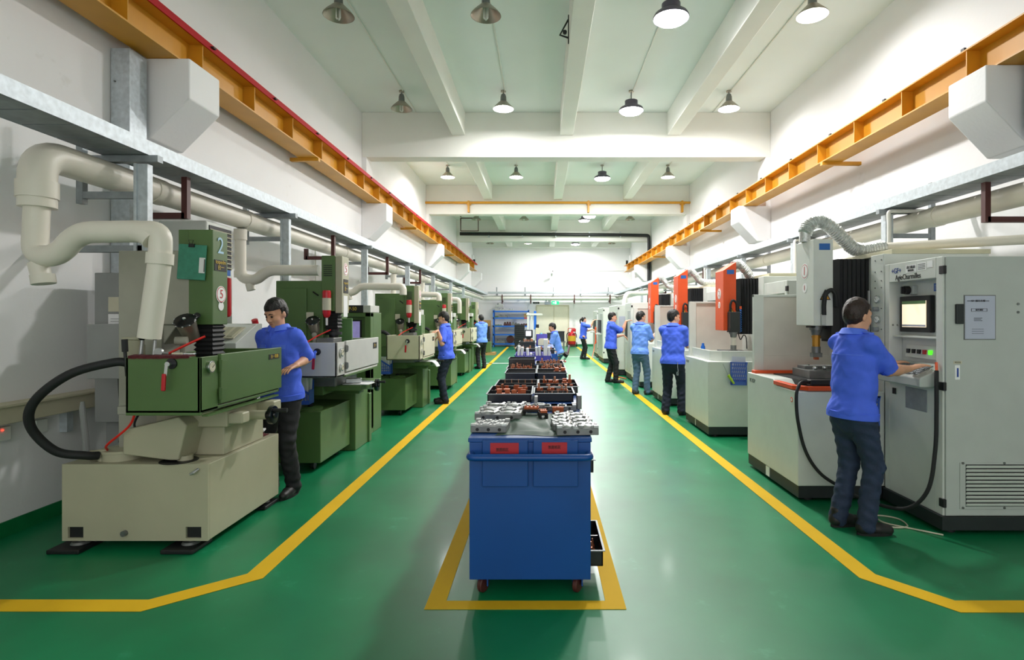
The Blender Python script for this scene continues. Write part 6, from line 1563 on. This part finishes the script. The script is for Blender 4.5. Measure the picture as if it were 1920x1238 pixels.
    if female:
        b = MB(); b.tube(spline([hp(0, -.09, .04), hp(0, -.14, .03), hp(0, -.165, -.06), hp(0, -.15, -.17)], 6), [.02] * 5 + [.03] * 8 + [.022] * 5 + [.01], 10).part('ponytail', hair, root)
        b = MB(); b.cyl(hp(0, -.108, .04), hp(0, -.122, .038), .028, n=12).part('hair_tie', 'ink', root)
    for k in (-1, 1):
        MB().ball(hp(k * .03, .087, -.002), .0105 * g, 10).part('eye', 'eye', root)
        MB().tube([hp(k * .013, .098, .021), hp(k * .03, .096, .027), hp(k * .047, .084, .021)], .0042 * g, 6).part('eyebrow', hair, root)
    MB().tube([hp(-.02, .092, -.07), hp(0, .098, -.069), hp(.02, .092, -.07)], .0042 * g, 6).part('mouth', 'lips', root)
    return root, hp, sh, nb
def heading(fx, fy): return math.atan2(-fx, fy)
# left row
person(-2.35, 5.06, heading(-.25, -1), 'man in blue shirt and black trousers looking down at the nearest green tank', [(-2.2, 4.85, 1.14), (-2.46, 4.83, 1.26)], {-1: (-.13, .02, .1), 1: (.12, .0, -.1)}, 1.76, .1, -.1, .45, 'shirt', 'pantsblack', h=.006, hdirs=[(-.35, -1, -.25), (.1, -1, -.2)], curl=.4)
person(-1.78, 10.37, heading(-.97, .1), 'young man in blue shirt standing on the left yellow line, hand on the cream tank', [(-1.92, 10.0, 1.33), (-1.98, 10.45, 1.2)], {-1: (-.1, .0, .15), 1: (.1, .09, -.1)}, 1.7, .06, .1, .35, 'shirt', 'denimdark', h=.008)
person(-1.88, 17.35, heading(-.6, .8), 'man in blue shirt and black trousers, furthest worker on the left', [(-2.15, 17.68, 1.2), (-1.97, 17.8, 1.2)], None, 1.68, .06, .1, .2, 'shirtlight', 'pantsblack', h=.011, extras=True)
# right row
w1, _, _, _ = person(2.31, 4.17, heading(.95, .22), 'man in blue shirt and jeans typing at the large glowing control cabinet', [(2.85, 4.5, 1.222), (2.85, 4.24, 1.217)], {-1: (-.09, -.04, .0), 1: (.1, .03, -.2)}, 1.73, .05, .05, .15, 'shirt', 'denim', 'hairbrown', h=.006, curl=.28, hdirs=[(1, .02, .28), (1, .1, .28)])
w2, _, _, _ = person(2.12, 9.1, heading(.5, .86), 'stocky man in blue shirt with keys on his dark jeans, seen from behind', [(2.3, 9.62, 1.08), (2.56, 9.36, 1.05)], {-1: (-.12, .0, .1), 1: (.13, .06, -.35)}, 1.72, .05, -.75, .1, 'shirt', 'denimdark', h=.008, thin=1.08)
person(2.0, 11.5, heading(.6, .8), 'man in pale blue shirt and light blue jeans, seen from behind', [(2.25, 11.95, 1.2), (2.42, 11.7, 1.24)], {-1: (-.11, .0, .1), 1: (.12, .1, -.5)}, 1.72, .06, -.5, .15, 'shirtlight', 'denimlight', h=.008, shoe='shoegrey')
person(1.66, 13.62, heading(1, .05), 'man in blue shirt and black trousers with one hand raised to the white machine', [(2.06, 13.78, 1.1), (2.1, 13.55, 1.52)], {-1: (-.09, -.05, .0), 1: (.09, .12, -.1)}, 1.72, .05, -.05, .1, 'shirt', 'pantsblack', h=.009)
person(1.55, 21.3, heading(1, .1), 'woman with a ponytail in blue shirt and black trousers reaching up to a white machine', [(2.0, 21.5, 1.1), (2.0, 21.2, 1.5)], {-1: (-.07, -.04, .0), 1: (.07, .06, -.1)}, 1.62, .03, -.05, .0, 'shirt', 'pantsblack', h=.011, female=True, thin=.86)
# keys hanging from the belt of one worker
kb = MB(); c = Vector((.125, -.16, .8))
kb.tube([c + Vector((0, 0, .07)), c, c + Vector((.01, -.005, -.08))], .006, 6)
for q in range(4): kb.cbox(c + Vector((-.012 + .008 * q, -.008, -.1 - .012 * (q % 2))), (.012, .003, .05), rz=.5 * q)
kb.part('key_bunch', 'chrome', w2)
# seated worker
person(.42, 15.0, heading(-1, -.08), 'man in blue shirt and khaki trousers sitting on a red folding chair', [(-.03, 14.84, 1.02), (-.03, 15.1, 1.0)], {-1: (-.12, .38, .05), 1: (.12, .36, -.05)}, 1.7, .22, -.0, .3, 'shirtlight', 'khaki', h=.0105, seat=.565)
t = thing('folding_chair', 'red folding chair under the seated man', 'chair', (.45, 15.0, 0))
MB().box(.25, .63, 14.8, 15.2, .40, .435).part('seat', 'redplastic', t, .01, w=True)
MB().cbox((.70, 15.0, .72), (.03, .4, .22), ry=.2).part('backrest', 'redplastic', t, .01, w=True)
for y in (14.8, 15.2):
    MB().tube([(.28, y, .012), (.66, y, .56), (.72, y, .84)], .012, 8).part('back_leg', 'chrome', t, w=True)
    MB().tube([(.66, y, .012), (.27, y, .42)], .012, 8).part('front_leg', 'chrome', t, w=True)
# ------------------------------------------------------------------ far end of the hall
def shelf_unit():
    t = thing('storage_shelf', 'tall blue steel shelf against the end wall', 'shelf', (-1.7, 30.6, 0))
    x0, x1, y0, y1 = -2.68, -.72, 30.3, 30.85
    for x in (x0, x1 - .07):
        for y in (y0, y1 - .07): MB().box(x, x + .07, y, y + .07, 0, 2.0).part('post', 'shelfblue', t, w=True)
    for z in (.12, .62, 1.08, 1.52, 1.88): MB().box(x0, x1, y0, y1, z, z + .075).part('shelf_board', 'shelfblue', t, w=True)
    MB().box(-.98, -.78, y0 - .006, y0, 1.525, 1.585).part('red_label', 'redtag', t, w=True)
    return t
shelf_unit()
def metal_part(x, y, z, w_, d, h, label, k, m='steeldark', group='machine parts on the blue shelf'):
    r = random.Random(k); b = MB()
    b.box(x - w_ / 2, x + w_ / 2, y - d / 2, y + d / 2, z, z + h * .5)
    for i in range(3):
        a = x - w_ / 2 + w_ * (i + .5) / 3; hh = h * r.uniform(.6, 1)
        if r.random() < .5: b.cyl((a, y, z + h * .5), (a, y, z + hh), w_ * .12, n=12)
        else: b.box(a - w_ * .12, a + w_ * .12, y - d * .3, y + d * .3, z + h * .5, z + hh)
    b.obj('machine_part', m, label, 'machine part', group, bevel=.004)
SH = (.197, .697, 1.157, 1.597, 1.957)
for k, (x, s, w_, h, lab, m) in enumerate((
        (-2.3, 4, .55, .18, 'stacked grey castings at the left of the blue shelf top', 'steel'), (-1.75, 4, .45, .13, 'lower grey castings at the middle of the blue shelf top', 'steel'),
        (-2.15, 3, .5, .16, 'dark castings on the upper level of the blue shelf', 'steeldark'), (-2.5, 3, .2, .1, 'small green part on the upper level of the blue shelf', 'green'),
        (-2.4, 2, .4, .07, 'flat green parts on the middle level of the blue shelf', 'green'), (-1.9, 2, .4, .22, 'dark brown part on the middle level, left one', 'maroon'), (-1.45, 2, .42, .2, 'dark brown part on the middle level, middle one', 'steeldark'), (-1.0, 2, .36, .14, 'dark brown part on the middle level, right one', 'maroon'),
        (-1.1, 1, .2, .12, 'small steel part on the lower level of the blue shelf', 'steel'), (-2.25, 0, .45, .26, 'dark block on the bottom level of the blue shelf', 'steeldark'))):
    metal_part(x, 30.5, SH[s], w_, .3, h, lab, k, m)
MB().box(-2.58, -2.12, 30.36, 30.64, SH[4] + .19, SH[4] + .33).cyl((-2.35, 30.5, SH[4] + .33), (-2.35, 30.5, SH[4] + .42), .12, n=14).obj('machine_part', 'steel', 'upper grey casting on the stack on the blue shelf top', 'machine part', 'machine parts on the blue shelf', bevel=.004)
MB().cyl((-1.75, 30.42, SH[0] + .21), (-1.75, 30.62, SH[0] + .21), .21, n=24).obj('grinding_disc', 'maroon', 'dark round disc standing on the bottom level of the blue shelf', 'disc')
MB().box(-1.0, -.82, 30.35, 30.6, SH[3], SH[3] + .2).obj('cardboard_box', 'cardboard', 'small cardboard box at the right of the upper shelf level', 'box', bevel=.004)
def stack(x, y, n, w_, label, d=.5, z0=.12):
    for k in range(n):
        t = MB()
        t.box(-w_ / 2, w_ / 2, -d / 2, d / 2, 0, .008).box(-w_ / 2, w_ / 2, -d / 2, -d / 2 + .01, 0, .1).box(-w_ / 2, w_ / 2, d / 2 - .01, d / 2, 0, .1).box(-w_ / 2, -w_ / 2 + .01, -d / 2, d / 2, 0, .1).box(w_ / 2 - .01, w_ / 2, -d / 2, d / 2, 0, .1)
        t.box(-w_ / 2 - .014, w_ / 2 + .014, -d / 2 - .014, -d / 2, .09, .1)
        o = bpy.data.objects.new('black_tray', t.mesh('black_tray', 'traypl')) if k == 0 else stack.o.copy()
        stack.o = o if k == 0 else stack.o
        COL.objects.link(o); o.location = (x + random.uniform(-.01, .01), y, z0 + .102 * k)
        tag(o, label + (', top one' if k == n - 1 else ''), 'tray', label.replace('black tray in ', ''))
    p = thing('wooden_pallet', 'small wooden pallet under ' + label.replace('black tray in ', ''), 'pallet', (x, y, 0))
    for q in (-.4, 0, .4): MB().box(x + q * w_ - .04, x + q * w_ + .04, y - d / 2, y + d / 2, 0, z0 - .03).part('bearer', 'wood', p, w=True)
    for q in range(4): MB().box(x - w_ / 2 - .04, x + w_ / 2 + .04, y - d / 2 + q * d / 3.9, y - d / 2 + q * d / 3.9 + .1, z0 - .03, z0 - .001).part('deck_board', 'wood', p, w=True)
random.seed(2)
stack(-1.15, 28.3, 11, .5, 'black tray in the tall stack in front of the blue shelf')
stack(-2.95, 29.2, 10, .42, 'black tray in the stack left of the blue shelf')
MB().box(-3.3, -2.8, 30.2, 30.5, 0, 1.45).obj('cardboard_box', 'cardboard', 'tall brown carton left of the blue shelf', 'box', bevel=.01)
# bench with instrument and white gantry
t = thing('measuring_machine', 'white gantry measuring machine with a blue top, beyond the carts', 'machine', (-.35, 18.2, 0))
MB().box(-.62, .1, 18.0, 18.7, .0, .8).part('bench', 'palewhite', t, .01, w=True)
MB().box(-.5, -.44, 18.3, 18.38, .8, 1.75).box(-.36, -.33, 18.3, 18.38, .8, 1.72).part('column', 'palewhite', t, .004, w=True)
MB().box(-.52, .0, 18.28, 18.42, 1.66, 1.72).part('beam', 'palewhite', t, .004, w=True)
MB().box(-.28, -.2, 18.3, 18.4, 1.2, 1.8).part('blue_slide', 'shelfblue', t, .004, w=True)
MB().box(-.22, -.1, 18.25, 18.4, .95, 1.25).part('probe_head', 'creamlight', t, .01, w=True)
MB().cyl((-.16, 18.3, 1.25), (-.16, 18.3, 1.36), .05, n=12).part('motor', 'black', t, w=True)
t = thing('monitor', 'small black monitor with a white display beyond the carts', 'monitor', (-.32, 13.9, .97))
MB().box(-.44, -.24, 13.88, 13.96, 1.08, 1.28).part('housing', 'black', t, .01, w=True)
MB().box(-.41, -.28, 13.874, 13.88, 1.13, 1.25).part('screen', 'screenwhite', t, w=True)
MB().box(-.4, -.28, 13.88, 13.96, .906, 1.08).part('stand', 'black', t, w=True)
t = thing('work_table', 'low workbench with a green mat in front of the seated man', 'table', (-.2, 14.6, 0))
MB().box(-.62, .05, 13.4, 15.4, .84, .9).part('tabletop', 'black', t, .006, w=True)
MB().box(-.5, -.12, 13.45, 13.8, .9, .906).part('green_mat', 'skirt', t, w=True)
for x in (-.58, -.02):
    for y in (13.45, 15.3): MB().box(x, x + .05, y, y + .05, 0, .84).part('leg', 'shelfblue', t, w=True)
MB().cbox((-.03, 14.75, .936), (.12, .1, .07), rz=.3).cyl((-.03, 14.75, .97), (-.03, 14.75, 1.12), .018, n=10).cyl((-.03, 14.7, 1.1), (-.03, 14.8, 1.16), .03, n=10).obj('work_fixture', 'teal', 'teal clamping fixture the seated man works on', 'fixture', bevel=.004)
t = thing('black_crate', 'open black crates on a low bench by the double door', 'crate', (.6, 27, 0))
MB().box(-.25, 1.1, 26.7, 27.3, .4, .45).part('bench_top', 'steeldark', t, w=True)
for x in (-.2, 1.0): MB().box(x, x + .06, 26.75, 27.25, 0, .4).part('bench_leg', 'steeldark', t, w=True)
def crate(x0, x1, h, lab, z=.45):
    b = MB(); y0, y1 = 26.75, 27.2
    b.box(x0, x1, y0, y1, z, z + .01).box(x0, x1, y0, y0 + .012, z, z + h).box(x0, x1, y1 - .012, y1, z, z + h).box(x0, x0 + .012, y0, y1, z, z + h).box(x1 - .012, x1, y0, y1, z, z + h).box(x0 - .02, x1 + .02, y0 - .02, y0, z + h - .03, z + h)
    b.obj('black_crate', 'traypl', lab, 'crate', 'black crates by the double door')
t['label'] = 'dark low bench in front of the double door, carrying black crates'; t['category'] = 'bench'; t.name = 'low_bench'
crate(-.2, .15, .36, 'black crate at the left end of the low bench')
crate(.22, .6, .4, 'black crate in the middle of the low bench')
crate(.66, 1.05, .48, 'large black crate behind the seated man')
# wheeled fire extinguisher
t = thing('wheeled_extinguisher', 'large red fire extinguisher on a trolley right of the door', 'fire extinguisher', (1.6, 30.4, 0))
x, y = 1.6, 30.4
MB().lathe([(.001, .12), (.2, .14), (.22, .2), (.22, .62), (.17, .74), (.06, .8), (.05, .88), (.001, .89)], (x, y, 0), 24).part('tank', 'redplastic', t, w=True)
MB().lathe([(.2215, .32), (.2215, .6)], (x, y, 0), 24).part('yellow_label', 'label_yellow', t, w=True)
MB().tube(rounded([(x - .2, y + .2, .1), (x - .2, y + .2, 1.0), (x + .2, y + .2, 1.0), (x + .2, y + .2, .1)], .08), .018, 8).part('trolley_frame', 'red', t, w=True)
MB().box(x - .02, x + .22, y - .02, y + .18, .82, .98).part('head', 'redplastic', t, .02, w=True)
MB().tube(spline([(x - .1, y - .12, .8), (x - .27, y - .12, .7), (x - .26, y - .12, .35), (x - .24, y - .1, .2)]), .022, 8).tube(spline([(x, y - .2, .68), (x + .2, y - .14, .72), (x + .25, y - .1, .5)]), .02, 8).part('hose', 'rubber', t, w=True)
for s_ in (-1, 1): MB().cyl((x + s_ * .24, y + .1, .12), (x + s_ * .29, y + .1, .12), .12, n=20).part('wheel', 'black', t, w=True)
MB().box(x - .2, x + .2, y - .15, y + .2, .02, .13).part('foot', 'maroon', t, .01, w=True)
# wooden pallet with scrap by the last machine
t = thing('wooden_pallet', 'wooden pallet on the floor beyond the far left worker', 'pallet', (-2.5, 24, 0))
for k in range(3): MB().box(-2.9, -2.0, 23.6 + .32 * k, 23.7 + .32 * k, 0, .09).part('bearer', 'wood', t, w=True)
for k in range(5): MB().box(-2.9 + .19 * k, -2.78 + .19 * k, 23.6, 24.34, .09, .11).part('deck_board', 'wood', t, w=True)
tagc = MB().box(-2.8, -2.2, 23.7, 24.2, .11, .55).box(-2.7, -2.4, 23.75, 24.1, .55, .8)
tagc.obj('machine_part', 'green', 'green machine casting on the pallet beyond the far left worker', 'machine part', bevel=.01)
fonts_to_meshes()
